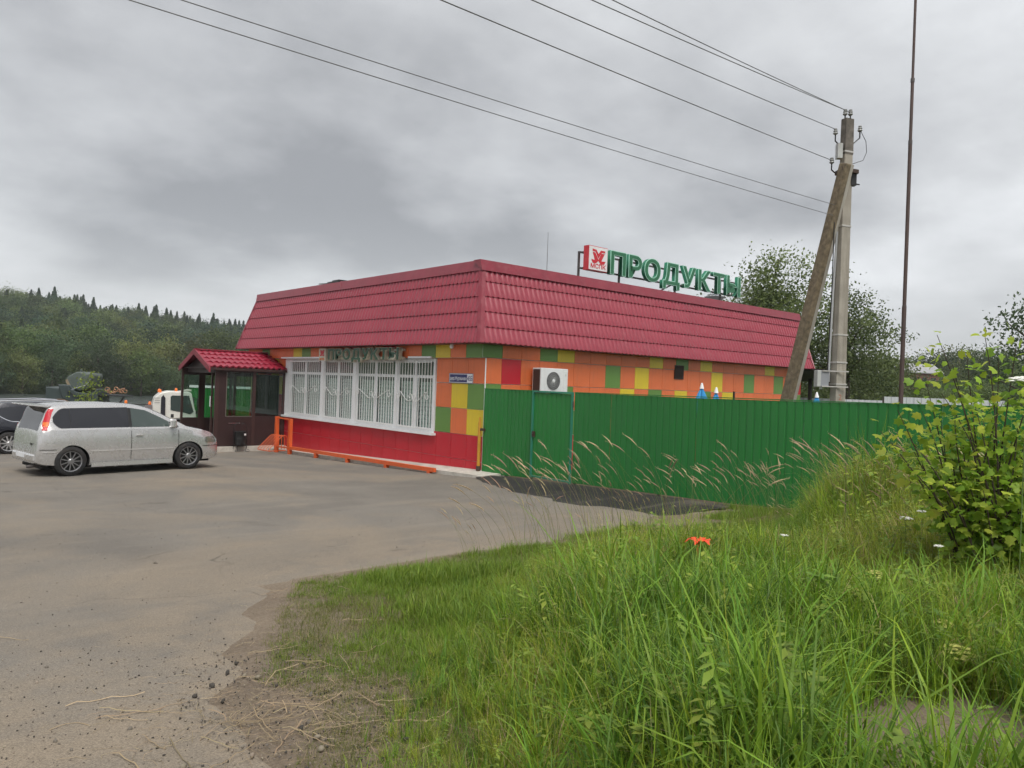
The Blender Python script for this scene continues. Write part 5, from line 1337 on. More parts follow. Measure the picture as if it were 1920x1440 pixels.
def conifer_mesh(seed, H, rad, n, ca, cb, mat):
    r = np.random.default_rng(seed)
    f = r.random(n) ** .9; lay = np.clip(np.floor(f * 11) / 11 + r.random(n) * .085, 0, 1)
    ang = r.random(n) * 2 * math.pi; rr = rad * (1.04 - lay) * (.25 + .85 * r.random(n)) * np.clip(1.15 - lay * .35, .6, 1.2) * (1 + .2 * np.sin(ang * 3 + np.floor(f * 11)))
    P = np.column_stack([rr * np.cos(ang), rr * np.sin(ang), H * (.06 + .94 * lay) - rr * .22])
    V, F, col = leaf_quads(P, H * .060 * (1.2 - .5 * lay), lerp_cols(ca, cb, r.random(n)), r, .5, .6)
    cm = np_mesh('crown', V, F, col, mat)
    return MB().tube([(0, 0, -.3), (0, 0, H * .96)], [.02 * H, .01], 6), cm
PROTO_N = [0]
def protos(name, meshes):
    c = bpy.data.collections.new(name)
    for i, me in enumerate(meshes):
        o = bpy.data.objects.new('%s_%02d' % (name, i), me); c.objects.link(o)
    return c
def scatter(name, pts, rot, scl, idx, coll, label, parent=None):
    me = bpy.data.meshes.new(name); pts = np.asarray(pts, np.float32)
    me.vertices.add(len(pts)); me.vertices.foreach_set('co', pts.ravel())
    a = me.attributes.new('rot', 'FLOAT_VECTOR', 'POINT'); a.data.foreach_set('vector', np.asarray(rot, np.float32).ravel())
    a = me.attributes.new('scl', 'FLOAT', 'POINT'); a.data.foreach_set('value', np.asarray(scl, np.float32))
    a = me.attributes.new('pick', 'INT', 'POINT'); a.data.foreach_set('value', np.asarray(idx, np.int32))
    me.update()
    o = bpy.data.objects.new(name, me); COL.objects.link(o)
    ng = bpy.data.node_groups.new(name, 'GeometryNodeTree')
    ng.interface.new_socket('Geometry', in_out='INPUT', socket_type='NodeSocketGeometry'); ng.interface.new_socket('Geometry', in_out='OUTPUT', socket_type='NodeSocketGeometry')
    N, Lk = ng.nodes, ng.links
    gi = N.new('NodeGroupInput'); go = N.new('NodeGroupOutput')
    ci = N.new('GeometryNodeCollectionInfo'); ci.inputs[0].default_value = coll; ci.inputs['Separate Children'].default_value = True; ci.inputs['Reset Children'].default_value = True
    ip = N.new('GeometryNodeInstanceOnPoints'); ip.inputs['Pick Instance'].default_value = True
    def named(nm, dt):
        n_ = N.new('GeometryNodeInputNamedAttribute'); n_.data_type = dt; n_.inputs[0].default_value = nm; return n_.outputs[0]
    er = N.new('FunctionNodeEulerToRotation')
    Lk.new(named('rot', 'FLOAT_VECTOR'), er.inputs[0]); Lk.new(er.outputs[0], ip.inputs['Rotation'])
    Lk.new(named('scl', 'FLOAT'), ip.inputs['Scale']); Lk.new(named('pick', 'INT'), ip.inputs['Instance Index'])
    Lk.new(gi.outputs[0], ip.inputs['Points']); Lk.new(ci.outputs[0], ip.inputs['Instance']); Lk.new(ip.outputs[0], go.inputs[0])
    md = o.modifiers.new('scatter', 'NODES'); md.node_group = ng
    tag(o, label, kind='stuff')
    return o

# ------------------------------------------------------------------ far forest and shore
G1, G2 = (.030, .052, .018), (.085, .120, .038)
FV = [tree_mesh(100 + i, 12 + i % 3, 4.6 + .6 * (i % 2), 1.0, 130, 30, .52, *[((.022, .042, .018), (.062, .095, .034)), ((.034, .058, .020), (.105, .140, .042)), ((.020, .042, .024), (.050, .084, .044)), ((.046, .070, .020), (.135, .165, .046))][i % 4], shape=.8, mat=LEAFF)[1] for i in range(6)]
CV = [conifer_mesh(140 + i, 13 + 1.5 * i, 3.2 + .3 * i, 1700, (.018, .034, .018), (.045, .070, .034), LEAFF)[1] for i in range(3)]
fc = protos('forest_tree', FV + CV)
r = np.random.default_rng(21)
n = 3400
fx = r.uniform(-70, 230, n); fy = 152 + 300 * r.random(n) ** .85
keep = (fx > -60 + 0 * fy); fx, fy = fx[keep], fy[keep]
ridge = sstep((fy - 300) / 60)
con = r.random(len(fx)) < (.06 + .40 * ridge * sstep((fx - 20) / 60) + .05 * ridge)
idx = np.where(con, 6 + r.integers(0, 3, len(fx)), r.integers(0, 6, len(fx)))
fs_ = np.where(con, .68 + .40 * r.random(len(fx)), .50 + .55 * r.random(len(fx)) ** 1.4)
scatter('forest', np.column_stack([fx, fy, g(fx, fy) - .4]), np.column_stack([0 * fx, 0 * fx, r.random(len(fx)) * 6.28]), fs_, idx, fc, 'dense mixed forest covering the far hillside')
def place_tree(name, label, cat, loc, trunk_me, crown_me, s=1.0, rz=0.0, group=None):
    t_ = thing(name, label, cat, loc, rz, group)
    t_.scale = (s, s, s)
    inst(trunk_me, 'trunk', t_, (0, 0, 0), world=False); inst(crown_me, 'crown', t_, (0, 0, 0), world=False)
    return t_
def tree_kind(*a, **k):
    tk, cm = tree_mesh(*a, **k); tm = tk.mesh('trunk'); tm.materials.append(BARK); tm.shade_smooth(); return tm, cm
SK = [tree_kind(60 + i, 10.5, 3.7, .4, 130, 42, .34, *c, shape=.5, mat=LEAFF) for i, c in enumerate([((.026, .045, .015), (.080, .115, .034)), ((.034, .055, .018), (.110, .142, .040)), ((.026, .046, .022), (.068, .100, .044)), ((.045, .058, .020), (.120, .135, .045))])]
r = np.random.default_rng(33)
i = 0
for rowY, step_, hmin, hmax in ((138.9, 3.7, .55, .85), (144.5, 5.2, .80, 1.15)):
    x = -10.0
    while x < 68:
        kx = x + r.uniform(-1, 1); ky = rowY + r.uniform(-1.2, 1.2); s_ = r.uniform(hmin, hmax)
        if 20 < kx < 24: s_ *= 1.1
        tm, cm = SK[r.integers(4)]
        front = rowY < 141
        place_tree('shore_tree', 'bushy green tree in the front row at the water edge of the far shore' if front else 'taller green tree in the second row behind the far shore bushes', 'tree', (kx, ky, gf(kx, ky) - .2), tm, cm, s_, r.random() * 6.28, 'far shore front row trees' if front else 'far shore second row trees')
        x += step_ * r.uniform(.8, 1.2); i += 1
# ------------------------------------------------------------------ trees to the right behind the yard
bt = tree_kind(7, 11.0, 4.0, 1.2, 210, 120, .185, (.026, .045, .016), (.085, .115, .036), shape=1.2, clump_r=.62)
place_tree('poplar_tree', 'tall dense poplar rising behind the far end of the shop roof', 'tree', (28.9, 8.4, .0), *bt)
bt2 = tree_kind(17, 8.6, 2.9, 1.0, 90, 110, .175, (.026, .045, .018), (.085, .115, .042), shape=1.2, clump_r=.55)
place_tree('poplar_tree', 'sparser poplar with outreaching twigs just right of the utility pole', 'tree', (30.4, 4.3, .0), *bt2)
place_tree('poplar_tree', 'poplar crown showing under the last letters of the roof sign', 'tree', (31.5, 11.6, .0), *bt, .86, 2.1)
MK = [tree_kind(80 + i, 6.0, 2.6, .3, 110, 75, .20, (.028, .045, .017), (.080, .105, .036), shape=.5, clump_r=.5) for i in range(2)]
MIDL = ['rounded bushy tree right of the utility pole', 'bush tree between the pole and the mast', 'darker bushy tree directly behind the mast', 'low dark tree right of the mast below the far house', 'low bushy tree behind the pale grey fence left of the shrub', 'dark tree half hidden by the upper shrub leaves', 'dark round tree behind the right half of the shrub', 'dark tree at the right picture edge behind the shrub', 'low shrubby tree just above the pale fence', 'dark tree in the gap between conduit and pole']
for i, (x, y, z) in enumerate([(40.0, 6.4, 6.2), (49.0, 13.2, 6.3), (53.7, 13.0, 5.2), (51.6, 9.5, 3.9), (49.0, 6.5, 4.0), (57.0, 7.5, 5.0), (54.2, 4.6, 4.4), (62.9, 5.0, 5.2), (41.7, 4.9, 3.4), (44.1, 13.4, 6.0)]):
    place_tree('bushy_tree', MIDL[i], 'tree', (x, y, gf(x, y) - .2), *MK[i % 2], s=z / 6.0, rz=i * 1.3, group='bushy trees behind the yard')
FARP = [(132.2, 42.8, 10.1), (144.5, 45.3, 11.5), (130.9, 37.3, 11.2), (143.4, 39.6, 12.4), (140.2, 35.8, 12.2), (153.5, 37.5, 13.2), (142.4, 31.3, 12.3), (153.6, 32.0, 13.5), (151.0, 29.1, 12.7), (119.1, 38.3, 7.0), (114.0, 32.1, 5.6), (123.2, 30.7, 8.6), (123.7, 26.3, 9.0), (122.3, 22.2, 9.2), (128, 50, 10), (118, 48, 9), (108, 52, 9), (97, 28.5, 6.3), (99, 25.5, 6.0), (95.5, 31, 6.6)]
for i, (x, y, z) in enumerate(FARP):
    place_tree('distant_tree', 'dark tree in the distant tree line beyond the grey roofed house', 'tree', (x, y, gf(x, y) - .3), *SK[i % 4], s=z / 10.5, rz=i * 2.2, group='distant tree line at right')
gt = tree_kind(9, 5.4, 1.55, 2.4, 85, 44, .105, (.022, .036, .020), (.055, .075, .036), shape=.5, clump_r=.30)
place_tree('garden_tree', 'small dark leaved garden tree behind the fence at the right picture edge', 'tree', (10.7, -10.5, .1), *gt)
# far house
hs = thing('far_house', 'distant house with a low grey roof and reddish gable among trees', 'house', (106, 30, -.3), R(-38))
HRED = pm('faded red wall', (.20, .085, .065), .8); HGR = pm('grey slate roof', (.30, .30, .31), .6)
P_(MB().box(-2.4, 2.4, -2, 2, 0, 6.5), 'wall', HRED, hs)
for sg in (-1, 1): P_(MB().prism([(-2.9, sg * 2.3, 6.4), (2.9, sg * 2.3, 6.4), (2.6, 0, 7.75), (-2.6, 0, 7.75)], (0, 0, .12)), 'roof', HGR, hs)
for k in (-1.3, .2, 1.5): P_(MB().box(k - .35, k + .35, -2.05, -2.0, 4.6, 5.8), 'window', GDARK, hs)
# pale fences behind the yard
PG = pm('pale grey sheet', (.46, .48, .50), .45, var=.06, dirt=.2, streak=True, dcol=(.35, .34, .33))
def back_fence(name, label, p, q, z0, z1, mat, pitch=.25, npan=None):
    p, q = Vector(p), Vector(q); L = (q - p).length; d_ = (q - p) / L; nn = Vector((-d_.y, d_.x)); t_ = thing(name, label, 'fence', (*((p + q) / 2), z0))
    npan = npan or max(1, int(L / 2.0))
    for k in range(npan):
        a_ = p + d_ * L * k / npan; b_ = p + d_ * L * (k + 1) / npan; m_ = max(4, int((b_ - a_).length / pitch)); P = []
        for i in range(m_):
            for f, o_ in ((0, 0), (.55, 0), (.65, .03), (.9, .03)):
                c_ = a_ + (b_ - a_) * (i + f) / m_ + nn * o_; P.append([(c_.x, c_.y, z0), (c_.x, c_.y, z1)])
        P.append([(b_.x, b_.y, z0), (b_.x, b_.y, z1)])
        MB().grid(P).build('sheet', mat, t_)
    for k in range(npan + 1):
        c_ = p + d_ * L * k / npan + nn * .06; MB().box(c_.x - .03, c_.x + .03, c_.y - .03, c_.y + .03, z0, z1 - .02).build('post', STEEL, t_)
    return t_
back_fence('pale_fence', 'low pale grey sheet fence behind the yard between shop and mast', (17.6, .9), (21.0, -2.3), 0, 2.27, PG)
back_fence('pale_fence', 'higher pale grey sheet fence behind the shrub right of the mast', (15.6, -4.1), (18.9, -7.0), 0, 2.44, PG)
bf = back_fence('lakeside_fence', 'green sheet fence seen through the porch glass', (1.9, 29.0), (12.0, 20.3), -1.4, 1.56, FG)
MB().bar((1.9, 29.0, 1.60), (12.0, 20.3, 1.66), .06, .14).build('white_cap', WHITE, bf)
# dark awning at the far end of the shop
aw = thing('yard_awning', 'dark timber awning on posts behind the far corner of the shop', 'awning', (18.3, 0, 0))
BLK = pm('dark stained timber', (.018, .015, .014), .7)
MB().prism([(17.25, -.9, 3.42), (17.25, 1.6, 3.42), (19.2, 1.6, 3.0), (19.2, -.9, 3.0)], (0, 0, .08)).build('roof', BLK, aw)
for x, y in ((17.75, -.1), (19.0, -.7), (19.0, 1.4)): MB().box(x - .06, x + .06, y - .06, y + .06, -.1, 3.1).build('post', BLK, aw)
MB().bar((17.5, -.6, 2.95), (19.1, -.75, 2.85), .08, .22).build('beam', BLK, aw)
MB().box(8.78, 8.83, -2.22, -2.17, 0, 2.42).build('steel_stake', BLK)
tag(bpy.data.objects['steel_stake'], 'short black stake sticking up above the green fence by the parasols', 'stake')
# closed parasols
PB = pm('sky blue canvas', (.045, .30, .62), .7, var=.15, vscale=6); PW_ = pm('white canvas tip', (.75, .76, .78), .7); PD = pm('navy canvas', (.02, .05, .20), .7)
def parasol(x, y, ztop, label, s=1.0):
    t_ = thing('closed_parasol', label, 'parasol', (x, y, 0), 0, 'closed parasols in the yard')
    P_(MB().cyl((0, 0, 0), (0, 0, ztop - .05), .022), 'pole', WHITE, t_)
    rows = []
    for f, rr in ((0, .02), (.12, .06), (.35, .14), (.65, .20), (.9, .17), (1, .11)):
        rows.append([((rr * (1 + .28 * math.cos(8 * a_))) * s * math.cos(a_), (rr * (1 + .28 * math.cos(8 * a_))) * s * math.sin(a_), ztop - .10 - f * .95) for a_ in np.linspace(0, 2 * math.pi, 33)])
    P_(MB().grid(rows), 'canopy', PB, t_, smooth=True)
    P_(MB().lathe([(.001, .04), (.03, .02), (.055, -.08), (.075, -.15)], 12, (0, 0, ztop)), 'tip', PW_, t_, smooth=True)
parasol(7.3, -2.0, 2.62, 'larger closed blue parasol with white tip, left of the two against the orange wall')
parasol(7.65, -2.3, 2.50, 'smaller closed blue parasol with white tip, right of the two against the orange wall', .8)
parasol(11.85, -3.45, 2.47, 'closed blue parasol beside the utility pole below the meter box')
# ------------------------------------------------------------------ meadow: grasses, stems, straw, stones
GRASS = leafmat('grass blades', .38, rnd=.22, rough=.5); DRY = leafmat('dry stems', .25, rnd=.2, rough=.8)
def blades(seed, n, spread, h, hs_, w, bend, ca, cb, tilt=.26, lean=0.0, seg=4, third=None, p3=0.0):
    r = np.random.default_rng(seed)
    az = r.random(n) * 2 * math.pi; rt = spread * np.sqrt(r.random(n)); a2 = r.random(n) * 2 * math.pi
    H = np.maximum(h + hs_ * r.normal(size=n), h * .3); th0 = np.abs(r.normal(0, tilt, n)); bd = bend * (.3 + 1.4 * r.random(n))
    root = np.column_stack([rt * np.cos(a2), rt * np.sin(a2), np.full(n, -.03)])
    dirh = np.column_stack([np.cos(az) - lean, np.sin(az), 0 * az]); dirh = unit(dirh); side = np.column_stack([-dirh[:, 1], dirh[:, 0], 0 * az])
    V = []; p = root.copy(); W_ = w * (.6 + .8 * r.random(n))
    for i in range(seg + 1):
        s = i / seg; wd = (W_ * (1 - s ** 1.8) * (.55 + .9 * min(s * 3, 1) * .5))[:, None] if i < seg else W_[:, None] * .04
        fold = np.array([0, 0, 1.0]) * wd * .25
        V.append(p - side * wd * .5 + fold); V.append(p + side * wd * .5 + fold)
        th = (th0 + bd * s ** 1.6)[:, None]
        p = p + (dirh * np.sin(th) + np.array([0, 0, 1.0]) * np.cos(th)) * (H / seg)[:, None]
    V = np.stack(V, 1); k = 2 * (seg + 1)
    base = np.arange(n)[:, None] * k
    F = np.concatenate([base + np.array([[2 * i, 2 * i + 1, 2 * i + 3, 2 * i + 2]]) for i in range(seg)], 0)
    t = r.random(n); col = lerp_cols(ca, cb, t)
    if third is not None:
        m_ = r.random(n) < p3; col[m_] = np.array(third) * (.7 + .6 * r.random((m_.sum(), 1)))
    return V.reshape(-1, 3), F, np.repeat(col, k, 0)
def gm(mat, *parts):
    Vs, Fs, Cs, o_ = [], [], [], 0
    for V, F, C in parts:
        Vs.append(V); Fs.append(F + o_); Cs.append(C); o_ += len(V)
    return np_mesh('clump', np.concatenate(Vs), np.concatenate(Fs), np.concatenate(Cs), mat)
STRAWC = (.42, .33, .17)
gA, gB = (.110, .215, .016), (.275, .405, .034)
yA, yB = (.205, .285, .024), (.390, .430, .056)
LUSH = [gm(GRASS, blades(200 + i, 36, .13, .57, .16, .0105, 1.5, gA, gB, third=STRAWC, p3=.07)) for i in range(2)] + [gm(GRASS, blades(205 + i, 34, .13, .54, .16, .0110, 1.4, (.050, .125, .016), (.120, .225, .028), third=STRAWC, p3=.04)) for i in range(2)]
FINE = [gm(GRASS, blades(210 + i, 44, .13, .50, .14, .0062, 1.8, yA, yB, third=STRAWC, p3=.16)) for i in range(3)]
WIDE = [gm(GRASS, blades(220 + i, 15, .07, .66, .15, .017, 1.6, (.085, .185, .022), (.205, .345, .036), seg=5)) for i in range(2)]
def herb(seed, H, n):
    r = np.random.default_rng(seed)
    z = H * (.15 + .85 * r.random(n)); a_ = r.random(n) * 6.28; L = .03 + .035 * r.random(n)
    d = np.column_stack([np.cos(a_), np.sin(a_), .25 * r.normal(size=n)]); P = np.column_stack([0 * z, 0 * z, z]) + d * L[:, None] * .7
    s = np.column_stack([-np.sin(a_), np.cos(a_), 0 * a_])
    V = np.stack([P - d * L[:, None] * .6, P + s * L[:, None] * .3, P + d * L[:, None] * .7 - np.array([0, 0, .01]), P - s * L[:, None] * .3], 1).reshape(-1, 3)
    F = np.arange(4 * n).reshape(n, 4); C = np.repeat(lerp_cols((.12, .21, .035), (.28, .36, .06), r.random(n)), 4, 0)
    return V, F, C
HERB = [gm(GRASS, herb(230 + i, .45 + .1 * i, 30), blades(240 + i, 3, .01, .46 + .1 * i, .02, .006, .1, (.10, .14, .04), (.14, .16, .05))) for i in range(3)]
SHORT = [gm(GRASS, blades(250 + i, 34, .085, .085, .03, .0042, 1.2, (.095, .180, .018), (.215, .305, .038), tilt=.35, seg=3, third=(.30, .25, .12), p3=.10)) for i in range(3)]
OLIVE = [gm(GRASS, blades(260 + i, 34, .10, .060, .025, .0040, 1.4, (.105, .130, .028), (.19, .205, .052), tilt=.5, seg=3, third=(.32, .26, .14), p3=.22)) for i in range(2)]
def seedstem(seed, n, H, lean=.34):
    """flowering grass: thin culm, drooping panicle, leaning towards local -x"""
    r = np.random.default_rng(seed); Vs, Fs, Cs = [], [], []; o_ = 0
    for j in range(n):
        h = H * (.75 + .4 * r.random()); l = lean * (.25 + 1.5 * r.random()); ya = r.normal(0, .25); root = np.array([r.normal(0, .06), r.normal(0, .06), -.02])
        m_ = MB(); P = []
        for i in range(9):
            s = i / 8; P.append(root + np.array([-h * l * s ** 1.9, h * ya * l * s ** 1.9, h * (s - .22 * l * s ** 3)]))
        m_.tube(P, [.0022 - .0012 * i / 8 for i in range(9)], 4, cap=False)
        nst = len(m_.v)
        hl = .15 + .10 * r.random(); d = unit(np.array(P[-1]) - np.array(P[-2])); d2 = unit(d + np.array([-.30, 0, -.12]))
        Q = [np.array(P[-1]) + (d * (1 - t) + d2 * t) * hl * t for t in np.linspace(0, 1, 6)]
        m_.tube(Q, [.002, .005, .0068, .0055, .003, .0008], 5, cap=False)
        ncl = len(m_.v) - nst
        for q in range(14):
            t = r.random(); c = np.array(P[-1]) + (d * (1 - t) + d2 * t) * hl * t; e_ = unit(r.normal(size=3) + d2 * 1.2) * (.012 + .018 * r.random()); sd = unit(np.cross(e_, r.normal(size=3))) * .003
            m_.add([c, c + e_ * .5 + sd, c + e_, c + e_ * .5 - sd], [(0, 1, 2, 3)])
        V = np.array(m_.v); fq = [f for f in m_.f if len(f) == 4]
        C = np.empty((len(V), 3)); gcol = np.array((.16, .20, .06)) if r.random() < .6 else np.array((.30, .25, .12)); scol = np.array((.52, .41, .25)) if r.random() < .7 else np.array((.40, .27, .19))
        C[:nst] = gcol; C[nst:] = scol * (.8 + .4 * r.random())
        Vs.append(V); Fs.append(np.array(fq) + o_); Cs.append(C); o_ += len(V)
    return np.concatenate(Vs), np.concatenate(Fs), np.concatenate(Cs)
STEM = [gm(DRY, seedstem(270 + i, 3 + i % 2, 1.10)) for i in range(4)]
coll_t = protos('meadow_clump', LUSH + FINE + WIDE + HERB)      # 0-3 lush, 4-6 fine, 7-8 wide, 9-11 herb
coll_s = protos('lawn_tuft', SHORT + OLIVE)                     # 0-2 green, 3-4 olive
coll_d = protos('seed_stem', STEM)
GE = [(-.08, -9.0), (-1.5, -9.25), (-2.8, -8.95), (-4.13, -8.80), (-5.7, -8.98), (-6.5, -8.85), (-7.36, -8.70), (-8.2, -8.90), (-9.1, -8.88), (-9.5, -8.92), (-10.05, -9.75), (-10.4, -10.45), (-10.72, -10.95), (-11.05, -11.65), (-10.95, -11.95), (-10.95, -12.3), (-11.25, -12.65), (-11.5, -13.0), (-11.8, -14.2), (-12.0, -15.5), (-12.2, -17), (-12.5, -20)]
GPOLY = GE + [(-.08, -20)]
TE = [(-.08, -9.2), (-1.0, -9.9), (-2.4, -10.3), (-4, -10.4), (-5.8, -10.0), (-7.2, -9.9), (-8.5, -10.35), (-9.3, -11.2), (-10.0, -12.0), (-10.75, -12.75), (-11.25, -13.35), (-11.7, -14.5), (-11.9, -16), (-12.2, -20)]
TPOLY = TE + [(-.08, -20)]
r = np.random.default_rng(51)
def field(n, x0, x1, y0, y1): return r.uniform(x0, x1, n), r.uniform(y0, y1, n)
def soft(x, y, s): return .5 + .5 * np.sin(x * s + 1.3 * np.sin(y * s * .7)) * np.cos(y * s * 1.1 + .8 * np.sin(x * s * .6))
camd = lambda x, y: np.where(np.arctan2(x - CAM.x, y - CAM.y) < R(97), np.hypot(x - CAM.x, y - CAM.y), 0)   # the meadow further round is never in view
bare = lambda x, y: ((x + 9.22) / .85) ** 2 + ((y + 14.95) / .60) ** 2 < 1
# tall meadow
x, y = field(15000, -12.2, -.1, -19, -9.0)
k = inpoly(x, y, TPOLY) & (camd(x, y) > 2.1) & ~bare(x, y)
x, y = x[k], y[k]
dt = segdist(x, y, TE); near = camd(x, y)
ramp_ = .30 + .70 * sstep(dt / 1.3)
fence_tall = sstep((x + 4.2) / 2.6) * sstep((-9.7 - y) / 1.0)
sz = ramp_ * (.62 + .5 * r.random(len(x))) * (1 + 1.15 * fence_tall) * (.70 + .50 * soft(x, y, 1.3))
ty = soft(x + 3, y - 2, .9) + .25 * r.normal(size=len(x)) + .45 * fence_tall
pick = np.where(ty < .40, r.integers(0, 4, len(x)), r.integers(4, 7, len(x)))
m_ = r.random(len(x)); pick = np.where((m_ < .22) & (near < 7.5), r.integers(7, 9, len(x)), pick); pick = np.where(m_ > .83, r.integers(9, 12, len(x)), pick)
rot = np.column_stack([r.normal(0, .10, len(x)), r.normal(0, .10, len(x)), r.random(len(x)) * 6.28])
scatter('tall_grass', np.column_stack([x, y, g(x, y)]), rot, sz, pick, coll_t, 'lush knee high green meadow grass filling the right foreground')
# short lawn along the edge
x, y = field(52000, -12.2, -.1, -16, -8.6)
dge = segdist(x, y, GE)
k = inpoly(x, y, GPOLY) & (camd(x, y) > 2.0) & (~inpoly(x, y, TPOLY) | (segdist(x, y, TE) < .7)) & ~bare(x, y) & (r.random(len(x)) < .55 + .45 * sstep((dge + .05 - .10 * soft(x, y, 3.1)) / .15)) & (soft(x, y, 2.3) + .3 * soft(x, y, 6.1) > .06)
x, y = x[k], y[k]; dge = dge[k]
ol = soft(x - 1, y + 4, 1.3) + .25 * r.normal(size=len(x)) + .35 * np.exp(-dge / .35) > .52
pick = np.where(ol, r.integers(3, 5, len(x)), r.integers(0, 3, len(x)))
sz = (.55 + .6 * r.random(len(x))) * (.75 + .45 * sstep(dge / 1.4)) * (1 + .8 * sstep((soft(x + 2, y + 1, 1.9) - .55) / .3) * (~ol))
scatter('short_grass', np.column_stack([x, y, g(x, y)]), np.column_stack([r.normal(0, .12, len(x)), r.normal(0, .12, len(x)), r.random(len(x)) * 6.28]), sz, pick, coll_s, 'short worn green turf along the edge of the asphalt')
# small weeds by the sandy spot and along the fence foot
x = np.concatenate([r.normal(-4.9, .25, 60), r.normal(-3.9, .3, 50), r.uniform(-1.9, -.15, 420), r.uniform(-.35, -.12, 120)]); y = np.concatenate([r.normal(-8.78, .07, 60), r.normal(-8.7, .06, 50), r.uniform(-9.2, -8.55, 420), r.uniform(-9.0, -7.9, 120)])
scatter('verge_grass', np.column_stack([x, y, g(x, y)]), np.column_stack([0 * x, 0 * x, r.random(len(x)) * 6.28]), .6 + 1.1 * r.random(len(x)), r.integers(0, 3, len(x)), coll_s, 'low green tufts on the sand by the fence foot')
# seed stems, bent to the left by the wind
sx, sy = [], []
for cx_, cy_, n_, sd_ in ((-6.6, -9.8, 11, .45), (-5.4, -10.0, 15, .5), (-4.3, -10.4, 11, .6), (-8.0, -10.0, 5, .35), (-3.0, -10.6, 9, .6), (-1.6, -10.6, 14, .6), (-.9, -11.6, 18, .6), (-2.4, -12.2, 12, .8), (-4.2, -13.6, 10, .5)):
    sx.append(r.normal(cx_, sd_, n_)); sy.append(r.normal(cy_, sd_ * .7, n_))
x = np.concatenate(sx); y = np.concatenate(sy); k = (x < -.15) & inpoly(x, y, GPOLY); x, y = x[k], y[k]
lz = math.atan2(-imgr.y, -imgr.x) + math.pi       # local -x points to picture left
scatter('seed_stems', np.column_stack([x, y, g(x, y)]), np.column_stack([0 * x, 0 * x, lz + r.normal(0, .9, len(x))]), (.50 + .75 * r.random(len(x))), r.integers(0, 4, len(x)), coll_d, 'thin dry flowering grass stems bent to the left above the meadow')
# straw lying on the lot edge and on the dirt
def straw(seed):
    r_ = np.random.default_rng(seed); n = 8; V, F = [], []; a_ = 0.0; p = np.array([-.5, 0, .01])
    for i in range(n):
        V += [p + np.array([math.sin(a_) * .006, -.006 * math.cos(a_), 0]), p + np.array([-math.sin(a_) * .006, .006 * math.cos(a_), .004])]
        if i: F.append((2 * i - 2, 2 * i - 1, 2 * i + 1, 2 * i))
        a_ += r_.normal(0, .07) + (r_.choice([-1, 1]) * .7 if r_.random() < .06 else 0); p = p + np.array([math.cos(a_), math.sin(a_), 0]) / n; p[2] = .008 + .03 * r_.random() * (i % 3 == 0)
    return np.array(V), np.array(F), np.tile(np.array((.40, .31, .19)) * r_.uniform(.6, 1.1), (len(V), 1))
coll_w = protos('straw_piece', [gm(DRY, straw(300 + i)) for i in range(10)])
x = np.concatenate([r.normal(-11.5, .45, 170), r.normal(-10.8, .3, 110), r.normal(-10.5, .25, 90), r.uniform(-10.4, -9.0, 90), r.uniform(-14, -10.6, 40), r.normal(-11.0, .35, 120), r.normal(-11.2, .30, 420)])
y = np.concatenate([r.normal(-11.9, .40, 170), r.normal(-12.2, .35, 110), r.normal(-11.1, .5, 90), r.uniform(-10.0, -9.2, 90), r.uniform(-11.8, -8.5, 40), r.normal(-12.9, .35, 120), r.normal(-12.3, .35, 420)])
sc_ = np.where(r.random(len(x)) < .07, r.uniform(.28, .5, len(x)), r.uniform(.04, .17, len(x)))
dirr = math.atan2(imgr.y, imgr.x) + .5
scatter('straw', np.column_stack([x, y, g(x, y) + .020]), np.column_stack([0 * x, r.normal(0, .03, len(x)), dirr + r.normal(0, 1.2, len(x))]), sc_, r.integers(0, 10, len(x)), coll_w, 'scattered dry straw on the dirt beside the turf')
# pebbles and crumbs of asphalt
def pebble(seed):
    bm = bmesh.new(); bmesh.ops.create_icosphere(bm, subdivisions=1, radius=1); r_ = np.random.default_rng(seed)
    for v in bm.verts: v.co *= .7 + .5 * r_.random(); v.co.z *= .6
    V = np.array([v.co[:] for v in bm.verts]); F = np.array([[v.index for v in f.verts] for f in bm.faces]); bm.free()
    return V, F, np.tile(np.array([(.075, .068, .06), (.19, .165, .14), (.30, .255, .20)][seed % 3]), (len(V), 1))
coll_p = protos('pebble_stone', [gm(DRY, pebble(i)) for i in range(6)])
x = np.concatenate([r.uniform(-14.5, -10.7, 1500), r.uniform(-13, -6, 350), r.uniform(-11.6, -10.3, 800), r.normal(-9.4, .4, 250)]); y = np.concatenate([-9.8 - 3.4 * r.random(1500) ** .6, r.uniform(-10, -4, 350), r.uniform(-13.2, -11.0, 800), r.normal(-14.8, .3, 250)])
big = r.random(len(x)) < .012
scatter('gravel', np.column_stack([x, y, g(x, y) + .018]), r.random((len(x), 3)) * 6.28, np.where(big, r.uniform(.012, .026, len(x)), r.uniform(.003, .009, len(x))), r.integers(0, 6, len(x)), coll_p, 'loose gravel and asphalt crumbs on the near part of the lot')

